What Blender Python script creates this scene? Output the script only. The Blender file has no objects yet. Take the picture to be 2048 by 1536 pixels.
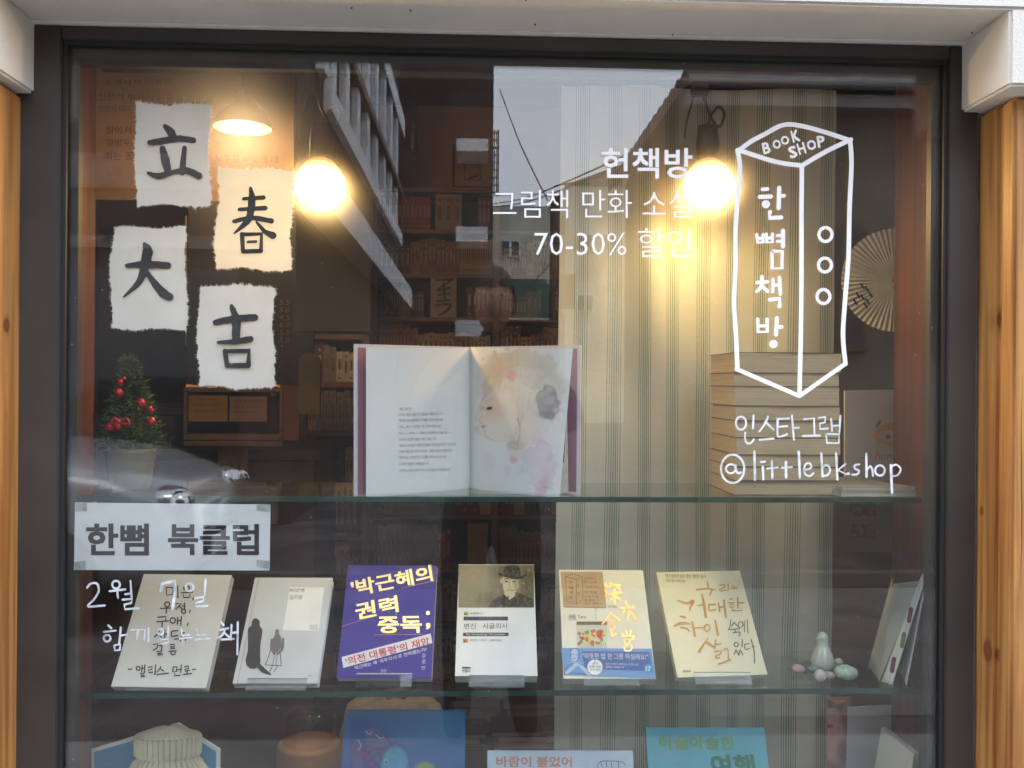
import bpy, bmesh, math, random
import numpy as np
from mathutils import Vector, Matrix
random.seed(7); rng=np.random.default_rng(7)
SC=bpy.context.scene; COL=SC.collection
# ---------------------------------------------------------------- camera
D=1.45; FPX=1850.0; YAW=math.radians(2.4); ROLL=0.0072
CAM=Vector((0,-D,0))
Fv=Vector((math.sin(YAW),math.cos(YAW),0)); R0=Vector((math.cos(YAW),-math.sin(YAW),0)); U0=Vector((0,0,1))
Uv=U0*math.cos(ROLL)-R0*math.sin(ROLL); Rv=R0*math.cos(ROLL)+U0*math.sin(ROLL)
cd=bpy.data.cameras.new('camera'); cam=bpy.data.objects.new('camera',cd); COL.objects.link(cam)
cd.sensor_width=36; cd.lens=36*FPX/2048; cd.clip_start=0.02; cd.clip_end=500
cam.matrix_world=Matrix(((Rv.x,Uv.x,-Fv.x,CAM.x),(Rv.y,Uv.y,-Fv.y,CAM.y),(Rv.z,Uv.z,-Fv.z,CAM.z),(0,0,0,1)))
SC.camera=cam
# ---------------------------------------------------------------- world, sun, exposure
W=bpy.data.worlds.new('World'); SC.world=W; W.use_nodes=True
wn=W.node_tree.nodes; wl=W.node_tree.links; wn.clear()
SUN_EL,SUN_ROT=math.radians(60),math.radians(12)
sky=wn.new('ShaderNodeTexSky'); sky.sky_type='NISHITA'; sky.sun_disc=False; sky.sun_elevation=SUN_EL; sky.sun_rotation=SUN_ROT
sky.dust_density=6.0; sky.air_density=1.2
hs=wn.new('ShaderNodeHueSaturation'); hs.inputs['Saturation'].default_value=0.28   # cloud cover greys the sky
bg=wn.new('ShaderNodeBackground'); bg.inputs['Strength'].default_value=0.15
wo=wn.new('ShaderNodeOutputWorld')
ct_=wn.new('ShaderNodeMix'); ct_.data_type='RGBA'; ct_.blend_type='MULTIPLY'; ct_.inputs[0].default_value=1; ct_.inputs[7].default_value=(.93,.98,1.05,1)   # cool overcast daylight
wl.new(sky.outputs[0],hs.inputs['Color']); cl_=wn.new('ShaderNodeMix'); cl_.data_type='RGBA'; cl_.inputs[0].default_value=.85; cl_.inputs[7].default_value=(9.0,9.25,9.8,1)   # even white cloud cover
wl.new(hs.outputs[0],cl_.inputs[6]); wl.new(cl_.outputs[2],ct_.inputs[6]); wl.new(ct_.outputs[2],bg.inputs['Color']); wl.new(bg.outputs[0],wo.inputs['Surface'])
sd=bpy.data.lights.new('sun','SUN'); sd.energy=0.5; sd.angle=math.radians(25); sd.color=(1,.97,.93)
sun=bpy.data.objects.new('sun',sd); COL.objects.link(sun)
sdir=Vector((math.sin(SUN_ROT)*math.cos(SUN_EL),math.cos(SUN_ROT)*math.cos(SUN_EL),math.sin(SUN_EL)))
sun.rotation_euler=sdir.to_track_quat('Z','Y').to_euler(); sun.location=(0,-3,8)
SC.view_settings.view_transform='Standard'; SC.view_settings.look='None'; SC.view_settings.gamma=1
SC.view_settings.use_curve_mapping=False; SC.view_settings.exposure=2.1
SC.cycles.transparent_max_bounces=40; SC.cycles.max_bounces=12; SC.cycles.glossy_bounces=6
SC.cycles.use_denoising=True; SC.cycles.sample_clamp_indirect=6
SC.cycles.caustics_reflective=False; SC.cycles.caustics_refractive=False

# ---------------------------------------------------------------- projection helpers (pixels of the 2048x1536 photograph -> points at a true depth)
def ray(px,py): return Fv+Rv*((px-1024)/FPX)+Uv*((768-py)/FPX)
def P(px,py,y):
    d=ray(px,py); return CAM+d*((y+D)/d.y)
def PZ(px,py,z):
    d=ray(px,py); return CAM+d*(z/d.z)
def Q(px,py,dist):                      # a thing in the street: where its reflection in the glass shows at px,py
    v=P(px,py,dist-D); return Vector((v.x,-v.y,v.z))
class Plane:
    def __init__(s,p0,n): s.p0=Vector(p0); s.n=Vector(n).normalized()
    def __call__(s,px,py,off=0.0):
        d=ray(px,py); p0=s.p0+s.n*off
        return CAM+d*((p0-CAM).dot(s.n)/d.dot(s.n))
def YP(y): return Plane((0,y,0),(0,-1,0))
# ---------------------------------------------------------------- materials
M={}
def nodes(name):
    m=bpy.data.materials.new(name); m.use_nodes=True; nt=m.node_tree
    return m,nt,nt.nodes['Principled BSDF']
def mat(key,col,rough=.6,var=.12,scale=8,bump=0,bscale=60,metal=0,stretch=(1,1,1),col2=None,trans=0,coat=0,spec=.5,obj=False):
    if key in M: return M[key]
    m,nt,b=nodes(key); N=nt.nodes; L=nt.links
    b.inputs['Roughness'].default_value=rough; b.inputs['Metallic'].default_value=metal
    b.inputs['Specular IOR Level'].default_value=spec
    if coat: b.inputs['Coat Weight'].default_value=coat; b.inputs['Coat Roughness'].default_value=.08
    tc=N.new('ShaderNodeTexCoord'); mp=N.new('ShaderNodeMapping'); mp.inputs['Scale'].default_value=stretch
    L.new(tc.outputs['Object'],mp.inputs[0])
    nz=N.new('ShaderNodeTexNoise'); nz.inputs['Scale'].default_value=scale; nz.inputs['Detail'].default_value=5
    L.new(mp.outputs[0],nz.inputs['Vector'])
    mx=N.new('ShaderNodeMix'); mx.data_type='RGBA'
    c2=col2 or tuple(max(0,c*(1-var*2)) for c in col); c1=col if col2 else tuple(min(1,c*(1+var)) for c in col)
    mx.inputs[6].default_value=(*c1,1); mx.inputs[7].default_value=(*c2,1)
    rm=N.new('ShaderNodeMapRange'); rm.inputs[1].default_value=.3; rm.inputs[2].default_value=.7
    L.new(nz.outputs[0],rm.inputs[0]); L.new(rm.outputs[0],mx.inputs[0]); L.new(mx.outputs[2],b.inputs['Base Color'])
    if bump:
        n2=N.new('ShaderNodeTexNoise'); n2.inputs['Scale'].default_value=bscale; n2.inputs['Detail'].default_value=4
        L.new(mp.outputs[0],n2.inputs['Vector'])
        bp=N.new('ShaderNodeBump'); bp.inputs['Strength'].default_value=bump; bp.inputs['Distance'].default_value=.004
        L.new(n2.outputs[0],bp.inputs['Height']); L.new(bp.outputs[0],b.inputs['Normal'])
    if trans:
        tr=N.new('ShaderNodeBsdfTranslucent'); L.new(mx.outputs[2],tr.inputs[0]); ms=N.new('ShaderNodeMixShader'); ms.inputs[0].default_value=trans
        L.new(b.outputs[0],ms.inputs[1]); L.new(tr.outputs[0],ms.inputs[2]); L.new(ms.outputs[0],N['Material Output'].inputs[0])
    M[key]=m; return m
def flat(key,col,rough=.7): return mat(key,col,rough,var=.04,scale=30)
def emit(key,col,st):
    m,nt,b=nodes(key); b.inputs['Base Color'].default_value=(*col,1); b.inputs['Emission Color'].default_value=(*col,1); b.inputs['Emission Strength'].default_value=st
    M[key]=m; return m
def glassy(key,ior,tint,rough=0.0,dirt_and_bloom=0.0):
    m,nt,b=nodes(key); N=nt.nodes; L=nt.links; N.remove(b)
    fr=N.new('ShaderNodeFresnel'); ge=N.new('ShaderNodeNewGeometry'); mi_=N.new('ShaderNodeMapRange')   # the sheet is thin: both faces reflect like an outer face
    mi_.inputs[3].default_value=ior; mi_.inputs[4].default_value=1/ior; L.new(ge.outputs['Backfacing'],mi_.inputs[0]); L.new(mi_.outputs[0],fr.inputs[0])
    t=N.new('ShaderNodeBsdfTransparent'); t.inputs[0].default_value=(*tint,1)
    g=N.new('ShaderNodeBsdfGlossy'); g.inputs['Roughness'].default_value=rough
    ms=N.new('ShaderNodeMixShader'); L.new(fr.outputs[0],ms.inputs[0]); L.new(t.outputs[0],ms.inputs[1]); L.new(g.outputs[0],ms.inputs[2])
    out=ms
    if dirt_and_bloom:       # scatter added to the pane for lens bloom: gives lamps behind it a halo
        rf=N.new('ShaderNodeBsdfRefraction'); rf.inputs['Roughness'].default_value=.80; rf.inputs['IOR'].default_value=1.13
        m4=N.new('ShaderNodeMixShader'); m4.inputs[0].default_value=.022; L.new(ms.outputs[0],m4.inputs[1]); L.new(rf.outputs[0],m4.inputs[2]); ms=m4; out=ms
    if dirt_and_bloom:
        d=N.new('ShaderNodeBsdfDiffuse'); d.inputs[0].default_value=(.75,.75,.73,1)
        nz=N.new('ShaderNodeTexNoise'); nz.inputs['Scale'].default_value=3; nz.inputs['Detail'].default_value=8
        tc=N.new('ShaderNodeTexCoord'); L.new(tc.outputs['Object'],nz.inputs['Vector'])
        vo=N.new('ShaderNodeTexVoronoi'); vo.inputs['Scale'].default_value=26; L.new(tc.outputs['Object'],vo.inputs['Vector'])
        lt=N.new('ShaderNodeMath'); lt.operation='LESS_THAN'; lt.inputs[1].default_value=.022; L.new(vo.outputs['Distance'],lt.inputs[0])
        mu=N.new('ShaderNodeMath'); mu.operation='MULTIPLY_ADD'; mu.inputs[1].default_value=dirt_and_bloom*1.6; mu.inputs[2].default_value=-dirt_and_bloom*.35; mu.use_clamp=True
        ad=N.new('ShaderNodeMath'); ad.operation='MULTIPLY_ADD'; ad.inputs[1].default_value=.5; ad.use_clamp=True
        L.new(nz.outputs[0],mu.inputs[0]); L.new(lt.outputs[0],ad.inputs[0]); L.new(mu.outputs[0],ad.inputs[2])
        m2=N.new('ShaderNodeMixShader'); L.new(ad.outputs[0],m2.inputs[0]); L.new(ms.outputs[0],m2.inputs[1]); L.new(d.outputs[0],m2.inputs[2]); out=m2
    L.new(out.outputs[0],N['Material Output'].inputs[0]); M[key]=m; return m
def wood(key,c1,c2,knots=(),axis='Z',rough=.5,coat=.15):
    m,nt,b=nodes(key); N=nt.nodes; L=nt.links
    b.inputs['Roughness'].default_value=rough; b.inputs['Coat Weight'].default_value=coat; b.inputs['Coat Roughness'].default_value=.25
    tc=N.new('ShaderNodeTexCoord'); mp=N.new('ShaderNodeMapping')
    mp.inputs['Scale'].default_value={'Z':(30,30,1.3),'X':(1.3,30,30)}[axis]; L.new(tc.outputs['Object'],mp.inputs[0])
    nz=N.new('ShaderNodeTexNoise'); nz.inputs['Scale'].default_value=1.6; nz.inputs['Detail'].default_value=7; nz.inputs['Distortion'].default_value=.6; L.new(mp.outputs[0],nz.inputs['Vector'])
    n2=N.new('ShaderNodeTexNoise'); n2.inputs['Scale'].default_value=2.5; n2.inputs['Detail'].default_value=3; L.new(tc.outputs['Object'],n2.inputs['Vector'])
    cr=N.new('ShaderNodeValToRGB'); cr.color_ramp.elements[0].position=.38; cr.color_ramp.elements[1].position=.58
    cr.color_ramp.elements[0].color=(*c2,1); cr.color_ramp.elements[1].color=(*c1,1)
    L.new(nz.outputs[0],cr.inputs[0])
    mx=N.new('ShaderNodeMix'); mx.data_type='RGBA'; mx.blend_type='MULTIPLY'; mx.inputs[0].default_value=.5
    L.new(cr.outputs[0],mx.inputs[6]); L.new(n2.outputs[0],mx.inputs[7]); last=mx.outputs[2]
    m5=N.new('ShaderNodeMapping'); m5.inputs['Scale'].default_value={'Z':(260,260,3.2),'X':(3.2,260,260)}[axis]; L.new(tc.outputs['Object'],m5.inputs[0])
    n5=N.new('ShaderNodeTexNoise'); n5.inputs['Scale'].default_value=1; n5.inputs['Detail'].default_value=3; L.new(m5.outputs[0],n5.inputs['Vector'])
    r5=N.new('ShaderNodeMapRange'); r5.inputs[1].default_value=.56; r5.inputs[2].default_value=.74; r5.inputs[4].default_value=.55; L.new(n5.outputs[0],r5.inputs[0])
    x5=N.new('ShaderNodeMix'); x5.data_type='RGBA'; x5.inputs[7].default_value=(c2[0]*.5,c2[1]*.45,c2[2]*.45,1); L.new(r5.outputs[0],x5.inputs[0]); L.new(last,x5.inputs[6]); last=x5.outputs[2]
    n6=N.new('ShaderNodeTexNoise'); n6.inputs['Scale'].default_value=9; n6.inputs['Detail'].default_value=6; L.new(tc.outputs['Object'],n6.inputs['Vector'])
    r6=N.new('ShaderNodeMapRange'); r6.inputs[1].default_value=.60; r6.inputs[2].default_value=.78; r6.inputs[4].default_value=.45; L.new(n6.outputs[0],r6.inputs[0])
    x6=N.new('ShaderNodeMix'); x6.data_type='RGBA'; x6.inputs[7].default_value=(c2[0]*.6,c2[1]*.55,c2[2]*.6,1); L.new(r6.outputs[0],x6.inputs[0]); L.new(last,x6.inputs[6]); last=x6.outputs[2]
    for (kx,ky,kz,kr) in knots:
        v=N.new('ShaderNodeVectorMath'); v.operation='SUBTRACT'; v.inputs[1].default_value=(kx,ky,kz); L.new(tc.outputs['Object'],v.inputs[0])
        vs=N.new('ShaderNodeVectorMath'); vs.operation='MULTIPLY'; vs.inputs[1].default_value=(1/kr,1/kr,.75/kr); L.new(v.outputs[0],vs.inputs[0])
        vl=N.new('ShaderNodeVectorMath'); vl.operation='LENGTH'; L.new(vs.outputs[0],vl.inputs[0])
        ad=N.new('ShaderNodeMath'); ad.operation='MULTIPLY_ADD'; ad.inputs[1].default_value=.5; L.new(nz.outputs[0],ad.inputs[0]); L.new(vl.outputs['Value'],ad.inputs[2])
        kc=N.new('ShaderNodeValToRGB'); e=kc.color_ramp.elements; e[0].position=.3; e[0].color=(.75,.75,.75,1); e[1].position=1.6/2; e[1].color=(0,0,0,1)
        k=e.new(.5); k.color=(.95,.95,.95,1); k=e.new(.58); k.color=(.3,.3,.3,1)
        hf=N.new('ShaderNodeMath'); hf.operation='MULTIPLY'; hf.inputs[1].default_value=.5; L.new(ad.outputs[0],hf.inputs[0]); L.new(hf.outputs[0],kc.inputs[0])
        m3=N.new('ShaderNodeMix'); m3.data_type='RGBA'; m3.inputs[7].default_value=(c2[0]*.35,c2[1]*.25,c2[2]*.25,1)
        L.new(kc.outputs[0],m3.inputs[0]); L.new(last,m3.inputs[6]); last=m3.outputs[2]
    L.new(last,b.inputs['Base Color'])
    bp=N.new('ShaderNodeBump'); bp.inputs['Strength'].default_value=.25; bp.inputs['Distance'].default_value=.002; L.new(nz.outputs[0],bp.inputs['Height']); L.new(bp.outputs[0],b.inputs['Normal'])
    M[key]=m; return m
def printed(key,rough=.5,coat=0):          # flat print: the picture is a point attribute of a fine grid
    if key in M: return M[key]
    m,nt,b=nodes(key); a=nt.nodes.new('ShaderNodeAttribute'); a.attribute_name='ink'
    nt.links.new(a.outputs['Color'],b.inputs['Base Color']); b.inputs['Roughness'].default_value=max(rough,.42); b.inputs['Specular IOR Level'].default_value=.3
    M[key]=m; return m
# ---------------------------------------------------------------- mesh building
ORG={}
class MB:
    def __init__(s): s.v=[]; s.f=[]; s.mi=[]
    def add(s,vs,fs,mi=0):
        o=len(s.v); s.v+= [tuple(v) for v in vs]; s.f+=[tuple(i+o for i in f) for f in fs]; s.mi+=[mi]*len(fs); return s
    def hexa(s,c,mi=0):    # 8 corners: 4 of face A, then 4 of face B
        return s.add(c,[(3,2,1,0),(4,5,6,7),(0,1,5,4),(1,2,6,5),(2,3,7,6),(3,0,4,7)],mi)
    def box(s,a,b,mi=0):
        x0,y0,z0=[min(a[i],b[i]) for i in range(3)]; x1,y1,z1=[max(a[i],b[i]) for i in range(3)]
        return s.hexa([(x0,y0,z0),(x1,y0,z0),(x1,y1,z0),(x0,y1,z0),(x0,y0,z1),(x1,y0,z1),(x1,y1,z1),(x0,y1,z1)],mi)
    def slab(s,quad,n,t,mi=0):   # quad pushed back by t along -n
        q=[Vector(p) for p in quad]; n=Vector(n).normalized(); return s.hexa([p-n*t for p in q]+q,mi)
    def prism(s,pts,vec,mi=0):
        k=len(pts); p=[Vector(a) for a in pts]; v=Vector(vec)
        return s.add(p+[a+v for a in p],[tuple(range(k))[::-1],tuple(range(k,2*k))]+[(i,(i+1)%k,(i+1)%k+k,i+k) for i in range(k)],mi)
    def tube(s,pts,r,n=8,mi=0,cap=True):
        pts=[Vector(p) for p in pts]; rs=r if isinstance(r,(list,tuple)) else [r]*len(pts); vs=[]; fs=[]
        t0=(pts[1]-pts[0]).normalized(); a=t0.cross(Vector((0,0,1)));  a=a if a.length>.1 else t0.cross(Vector((1,0,0))); a.normalize()
        for i,p in enumerate(pts):
            t=(pts[min(i+1,len(pts)-1)]-pts[max(i-1,0)]).normalized(); a=(a-t*a.dot(t)).normalized(); b=t.cross(a)
            for k in range(n):
                w=2*math.pi*k/n; vs.append(p+(a*math.cos(w)+b*math.sin(w))*rs[i])
        for i in range(len(pts)-1):
            for k in range(n): fs.append((i*n+k,i*n+(k+1)%n,(i+1)*n+(k+1)%n,(i+1)*n+k))
        if cap: fs+=[tuple(range(n))[::-1],tuple((len(pts)-1)*n+k for k in range(n))]
        return s.add(vs,fs,mi)
    def lathe(s,c,prof,axis=(0,0,1),n=24,mi=0):  # prof: (radius, height along axis)
        c=Vector(c); t=Vector(axis).normalized(); a=t.cross(Vector((0,1,0)));  a=a if a.length>.1 else t.cross(Vector((1,0,0))); a.normalize(); b=t.cross(a)
        vs=[c+t*h+(a*math.cos(2*math.pi*k/n)+b*math.sin(2*math.pi*k/n))*max(r,1e-5) for r,h in prof for k in range(n)]
        return s.add(vs,[(i*n+k,i*n+(k+1)%n,(i+1)*n+(k+1)%n,(i+1)*n+k) for i in range(len(prof)-1) for k in range(n)],mi)
    def ball(s,c,r,n=10,mi=0,sc=(1,1,1),seed=None):
        c=Vector(c); vs=[];fs=[]; m=n//2+1; rr=random.Random(seed) if seed is not None else None
        for i in range(m+1):
            th=math.pi*i/m
            for k in range(n):
                w=2*math.pi*k/n; q=r*(1+(rr.uniform(-.07,.07) if rr else 0))
                vs.append(c+Vector((math.sin(th)*math.cos(w)*q*sc[0],math.sin(th)*math.sin(w)*q*sc[1],math.cos(th)*q*sc[2])))
        for i in range(m):
            for k in range(n): fs.append((i*n+k,(i+1)*n+k,(i+1)*n+(k+1)%n,i*n+(k+1)%n))
        return s.add(vs,fs,mi)
    def build(s,name,mats,parent=None,origin=None,smooth=False,bevel=0,label=None,kind=None):
        me=bpy.data.meshes.new(name)
        if parent is not None: og=ORG[parent.name]
        else:
            if origin is None:
                a=np.array(s.v); origin=((a[:,0].min()+a[:,0].max())/2,(a[:,1].min()+a[:,1].max())/2,a[:,2].min())
            og=Vector(origin)
        me.from_pydata([(v[0]-og[0],v[1]-og[1],v[2]-og[2]) for v in s.v],[],s.f)
        for m in (mats if isinstance(mats,(list,tuple)) else [mats]): me.materials.append(M[m] if isinstance(m,str) else m)
        if any(s.mi): me.polygons.foreach_set('material_index',s.mi)
        if smooth: me.polygons.foreach_set('use_smooth',[True]*len(me.polygons))
        me.update(); o=bpy.data.objects.new(name,me); COL.objects.link(o)
        if parent is None: o.location=og
        else: o.parent=parent
        ORG[o.name]=Vector(og)
        if bevel:
            bm=bmesh.new(); bm.from_mesh(me); bmesh.ops.recalc_face_normals(bm,faces=bm.faces)
            bmesh.ops.bevel(bm,geom=[e for e in bm.edges if len(e.link_faces)==2 and e.calc_face_angle()>.5],offset=bevel,segments=2,affect='EDGES',clamp_overlap=True); bm.to_mesh(me); bm.free()
        if label: o['label']=label
        if kind: o['kind']=kind
        return o
def thing(name,label,cat,loc,group=None):
    o=bpy.data.objects.new(name,None); COL.objects.link(o); o.location=loc; o.empty_display_size=.02
    ORG[o.name]=Vector(loc); return tag(o,label,cat,group)
def tag(o,label,cat,group=None):
    o['label']=label; o['category']=cat
    if group: o['group']=group
    return o
def struct(o): o['kind']='structure'; return o
# lettering drawn with a pen or brush: ribbons laid on a plane
def spline(pts,k=6):
    if len(pts)<3: return [tuple(p) for p in pts]
    p=[pts[0]]+list(pts)+[pts[-1]]; out=[]
    for i in range(1,len(p)-2):
        for j in range(k):
            t=j/k; out.append(tuple(.5*((2*p[i][a])+(-p[i-1][a]+p[i+1][a])*t+(2*p[i-1][a]-5*p[i][a]+4*p[i+1][a]-p[i+2][a])*t*t+(-p[i-1][a]+3*p[i][a]-3*p[i+1][a]+p[i+2][a])*t**3) for a in (0,1)))
    out.append(tuple(pts[-1])); return out
def circ(cx,cy,rx,ry=None,n=20,a0=-90,span=360):
    ry=ry or rx; return [(cx+rx*math.cos(math.radians(a0+span*i/n)),cy+ry*math.sin(math.radians(a0+span*i/n))) for i in range(n+1)]
def ribbon(mb,pts,w,plane,off,curve=True,rough=0.0,mi=0):
    q=spline(pts) if curve else [tuple(p) for p in pts]
    n=len(q); ws=w if isinstance(w,(list,tuple)) else [w,w]
    L=[];Rr=[]
    for i,(x,y) in enumerate(q):
        a=q[max(i-1,0)]; b=q[min(i+1,n-1)]; dx,dy=b[0]-a[0],b[1]-a[1]; l=math.hypot(dx,dy) or 1; nx,ny=-dy/l,dx/l
        t=i/(n-1)*(len(ws)-1); j=min(int(t),len(ws)-2); ww=(ws[j]+(ws[j+1]-ws[j])*(t-j))/2
        L.append((x+nx*ww*(1+random.uniform(-rough,rough)),y+ny*ww*(1+random.uniform(-rough,rough)))); Rr.append((x-nx*ww*(1+random.uniform(-rough,rough)),y-ny*ww*(1+random.uniform(-rough,rough))))
    closed=math.hypot(q[0][0]-q[-1][0],q[0][1]-q[-1][1])<.5
    vs=[];fs=[]
    for a,b in zip(L,Rr): vs+=[plane(*a,off),plane(*b,off)]
    fs=[(2*i,2*i+1,2*i+3,2*i+2) for i in range(n-1)]
    if not closed:
        for (e,prev,ww,ia,ib) in ((q[0],q[1],ws[0]/2,0,1),(q[-1],q[-2],ws[-1]/2,2*n-1,2*n-2)):
            dx,dy=e[0]-prev[0],e[1]-prev[1]; l=math.hypot(dx,dy) or 1; dx/=l;dy/=l; o=len(vs); cap=[]
            A=np.array(vs[ia]); 
            for k in range(1,5):
                th=math.pi*k/5; sgn=-1
                nx,ny=-dy,dx
                c,s_=math.cos(th),math.sin(th)
                cap.append(plane(e[0]+(nx*c*(-1)+dx*s_)*ww*.98,e[1]+(ny*c*(-1)+dy*s_)*ww*.98,off))
            vs+=cap
            fs.append((ia,*range(o,o+4),ib))
    mb.add(vs,fs,mi)
def strokes(name,sts,plane,m,parent=None,off=.0004,rough=0.0,curve=True,**kw):
    mb=MB()
    for i,s in enumerate(sts):
        c=s[2] if len(s)>2 else curve
        ribbon(mb,s[0],s[1],plane,off+i*2.5e-5,c,rough)
    return mb.build(name,m,parent,**kw)
# type set lettering: glyph outlines fitted to a parallelogram (tl,tr,bl) given in photo pixels
_type=bpy.data.curves.new('lettering','FONT'); _type.fill_mode='FRONT'; _type.space_line=.95
_typeo=bpy.data.objects.new('lettering',_type)
def glyphs(s,bold=0.0,spacing=1.0,res=2):
    _type.body=s; _type.resolution_u=res; _type.offset=bold; _type.space_character=spacing
    me=_typeo.to_mesh()
    v=[tuple(a.co[:2]) for a in me.vertices]; f=[tuple(p.vertices) for p in me.polygons]
    _typeo.to_mesh_clear(); return v,f
def text_into(mb,s,tl,tr,bl,plane,off=.0004,bold=0.0,spacing=1.0,mi=0):
    v0,f0=glyphs(s,min(bold,0),spacing); a=np.array(v0)
    if bold>.009:      # heavier cut: the outline laid over itself with small shifts
        k=bold*.8; v=[];f=[];lay=[]
        for j,(dx,dy) in enumerate(((-k,-k),(k,-k),(-k,k),(k,k),(0,-k),(0,k),(0,0))):
            o=len(v); v+=[(x+dx,y+dy) for x,y in v0]; lay+=[j*4e-6]*len(v0); f+=[tuple(i+o for i in q) for q in f0]
        a=np.array(v)
    else: v,f,lay=v0,f0,[0]*len(v0)
    x0,y0=a.min(0); x1,y1=a.max(0)
    out=[]
    for (x,y),l_ in zip(v,lay):
        u=(x-x0)/(x1-x0); w=(y1-y)/(y1-y0)
        out.append(plane(tl[0]+(tr[0]-tl[0])*u+(bl[0]-tl[0])*w,tl[1]+(tr[1]-tl[1])*u+(bl[1]-tl[1])*w,off+l_))
    mb.add(out,f,mi)
def text(name,items,plane,m,parent=None,off=.0004,bold=0.0,**kw):
    mb=MB()
    for i,it in enumerate(items): text_into(mb,it[0],it[1],it[2],it[3],plane,off,it[4] if len(it)>4 else bold)
    return mb.build(name,m,parent,**kw)
# a painted print: colours painted on a fine grid
class Canvas:
    def __init__(s,x0,y0,x1,y1,col,step=1.0):
        s.x0,s.y0,s.x1,s.y1=x0,y0,x1,y1; s.w=int((x1-x0)/step)+1; s.h=int((y1-y0)/step)+1
        s.X,s.Y=np.meshgrid(np.linspace(x0,x1,s.w),np.linspace(y0,y1,s.h)); s.c=np.ones((s.h,s.w,3))*np.array(col)
        n=rng.normal(size=(s.h//6+3,s.w//6+3)); yi=np.linspace(0,n.shape[0]-1.01,s.h); xi=np.linspace(0,n.shape[1]-1.01,s.w)
        y0i=yi.astype(int)[:,None]; x0i=xi.astype(int)[None]; fy=(yi[:,None]-y0i); fx=(xi[None]-x0i)
        s.n=(n[y0i,x0i]*(1-fy)*(1-fx)+n[y0i+1,x0i]*fy*(1-fx)+n[y0i,x0i+1]*(1-fy)*fx+n[y0i+1,x0i+1]*fy*fx)
    def mixin(s,a,col): a=np.clip(a,0,1)[...,None]; s.c=s.c*(1-a)+np.array(col)*a
    def blob(s,cx,cy,rx,ry,col,al=1,soft=.25,ang=0,rag=.06,edge=0):
        c,n=math.cos(math.radians(ang)),math.sin(math.radians(ang)); dx=s.X-cx; dy=s.Y-cy
        d=np.sqrt(((dx*c+dy*n)/rx)**2+((-dx*n+dy*c)/ry)**2)+s.n*rag
        a=np.clip((1-d)/soft+.5,0,1); s.mixin(a*al*(1+.25*s.n*min(1,rag*10)),col)
        if edge: s.mixin(np.exp(-((d-.93)/.05)**2)*edge,[x*.6 for x in col])
    def poly(s,pts,col,al=1):
        ins=np.zeros(s.X.shape,bool); k=len(pts)
        for i in range(k):
            (xa,ya),(xb,yb)=pts[i],pts[(i+1)%k]
            if ya==yb: continue
            c=((ya>s.Y)!=(yb>s.Y))&(s.X<(xb-xa)*(s.Y-ya)/(yb-ya)+xa); ins^=c
        s.mixin(ins*al,col)
    def line(s,pts,w,col,al=1,curve=True):
        d=np.full(s.X.shape,1e9); q=spline(pts) if curve else pts
        for (xa,ya),(xb,yb) in zip(q[:-1],q[1:]):
            vx,vy=xb-xa,yb-ya; l=vx*vx+vy*vy+1e-9; t=np.clip(((s.X-xa)*vx+(s.Y-ya)*vy)/l,0,1)
            d=np.minimum(d,np.hypot(s.X-xa-t*vx,s.Y-ya-t*vy))
        s.mixin(np.clip(w/2-d+.5,0,1)*al,col)
    def mesh(s,name,fn,m,parent):
        vs=[fn(x,y) for x,y in zip(s.X.ravel(),s.Y.ravel())]; og=ORG[parent.name]
        w,h=s.w,s.h; me=bpy.data.meshes.new(name)
        me.from_pydata([v-og for v in vs],[],[(j*w+i,(j+1)*w+i,(j+1)*w+i+1,j*w+i+1) for j in range(h-1) for i in range(w-1)])
        at=me.attributes.new('ink','FLOAT_COLOR','POINT'); c=np.ones((w*h,4)); c[:,:3]=np.clip(s.c.reshape(-1,3),0,1); at.data.foreach_set('color',c.ravel())
        me.materials.append(m); o=bpy.data.objects.new(name,me); COL.objects.link(o); o.parent=parent; ORG[o.name]=og; return o
# ---------------------------------------------------------------- shared materials
def lin(r,g,b): return tuple(((c/255)/12.92 if c/255<.04045 else ((c/255+.055)/1.055)**2.4) for c in (r,g,b))
mat('stucco',(.64,.61,.555),.85,.06,3.5,bump=.35,bscale=420)
mat('frame_metal',(.050,.042,.039),.5,.16,5,bump=.05,bscale=300,metal=.2)
mat('bar_matte',(.03,.027,.026),.9,spec=.1)
mat('gasket',(.012,.012,.012),.6)
mat('marker_thin',(.52,.57,.62),.6,.25,60)
mat('paper',(.72,.73,.74),.8,.03,40,bump=.1,bscale=500)
mat('hanji',(.78,.78,.78),.9,.05,14,bump=.22,bscale=45,trans=.12)
mat('hanji_backlit',(.74,.74,.73),.9,.04,14,bump=.12,bscale=60,trans=.33)  # same paper, extra translucency put in for the glow beside the bulb
mat('cream_paper',(.70,.62,.44),.8,.04,40)
mat('pages',(.56,.47,.33),.9,.25,14,stretch=(1,1,90),bump=.5,bscale=9)
mat('pages_white',(.62,.60,.55),.9,.15,14,stretch=(1,1,90),bump=.3,bscale=9)
flat('ink',(.012,.011,.012),.6); mat('brush_ink',(.018,.016,.017),.65,.5,25,col2=(.045,.042,.042))
flat('vinyl_white',(.82,.82,.83),.5); mat('marker_white',(.70,.72,.75),.6,.18,60)
mat('gold_foil',(.98,.70,.30),.36,.05,30,metal=1); mat('gold_dull',(.55,.27,.07),.45,.12,60,metal=.25)
mat('brass',(.95,.66,.22),.30,.06,10,metal=.85)
mat('room_wall',(.62,.30,.15),.85,.12,3,bump=.1); mat('dark_wall',(.05,.035,.028),.85,.3,3)
mat('dark_brown',(.055,.028,.018),.7,.3,5); mat('ceiling',(.06,.03,.02),.8,.2,4)
wood('shelf_wood',(.30,.12,.04),(.16,.06,.02),axis='X'); wood('case_wood',(.28,.11,.035),(.14,.05,.018))
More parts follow.
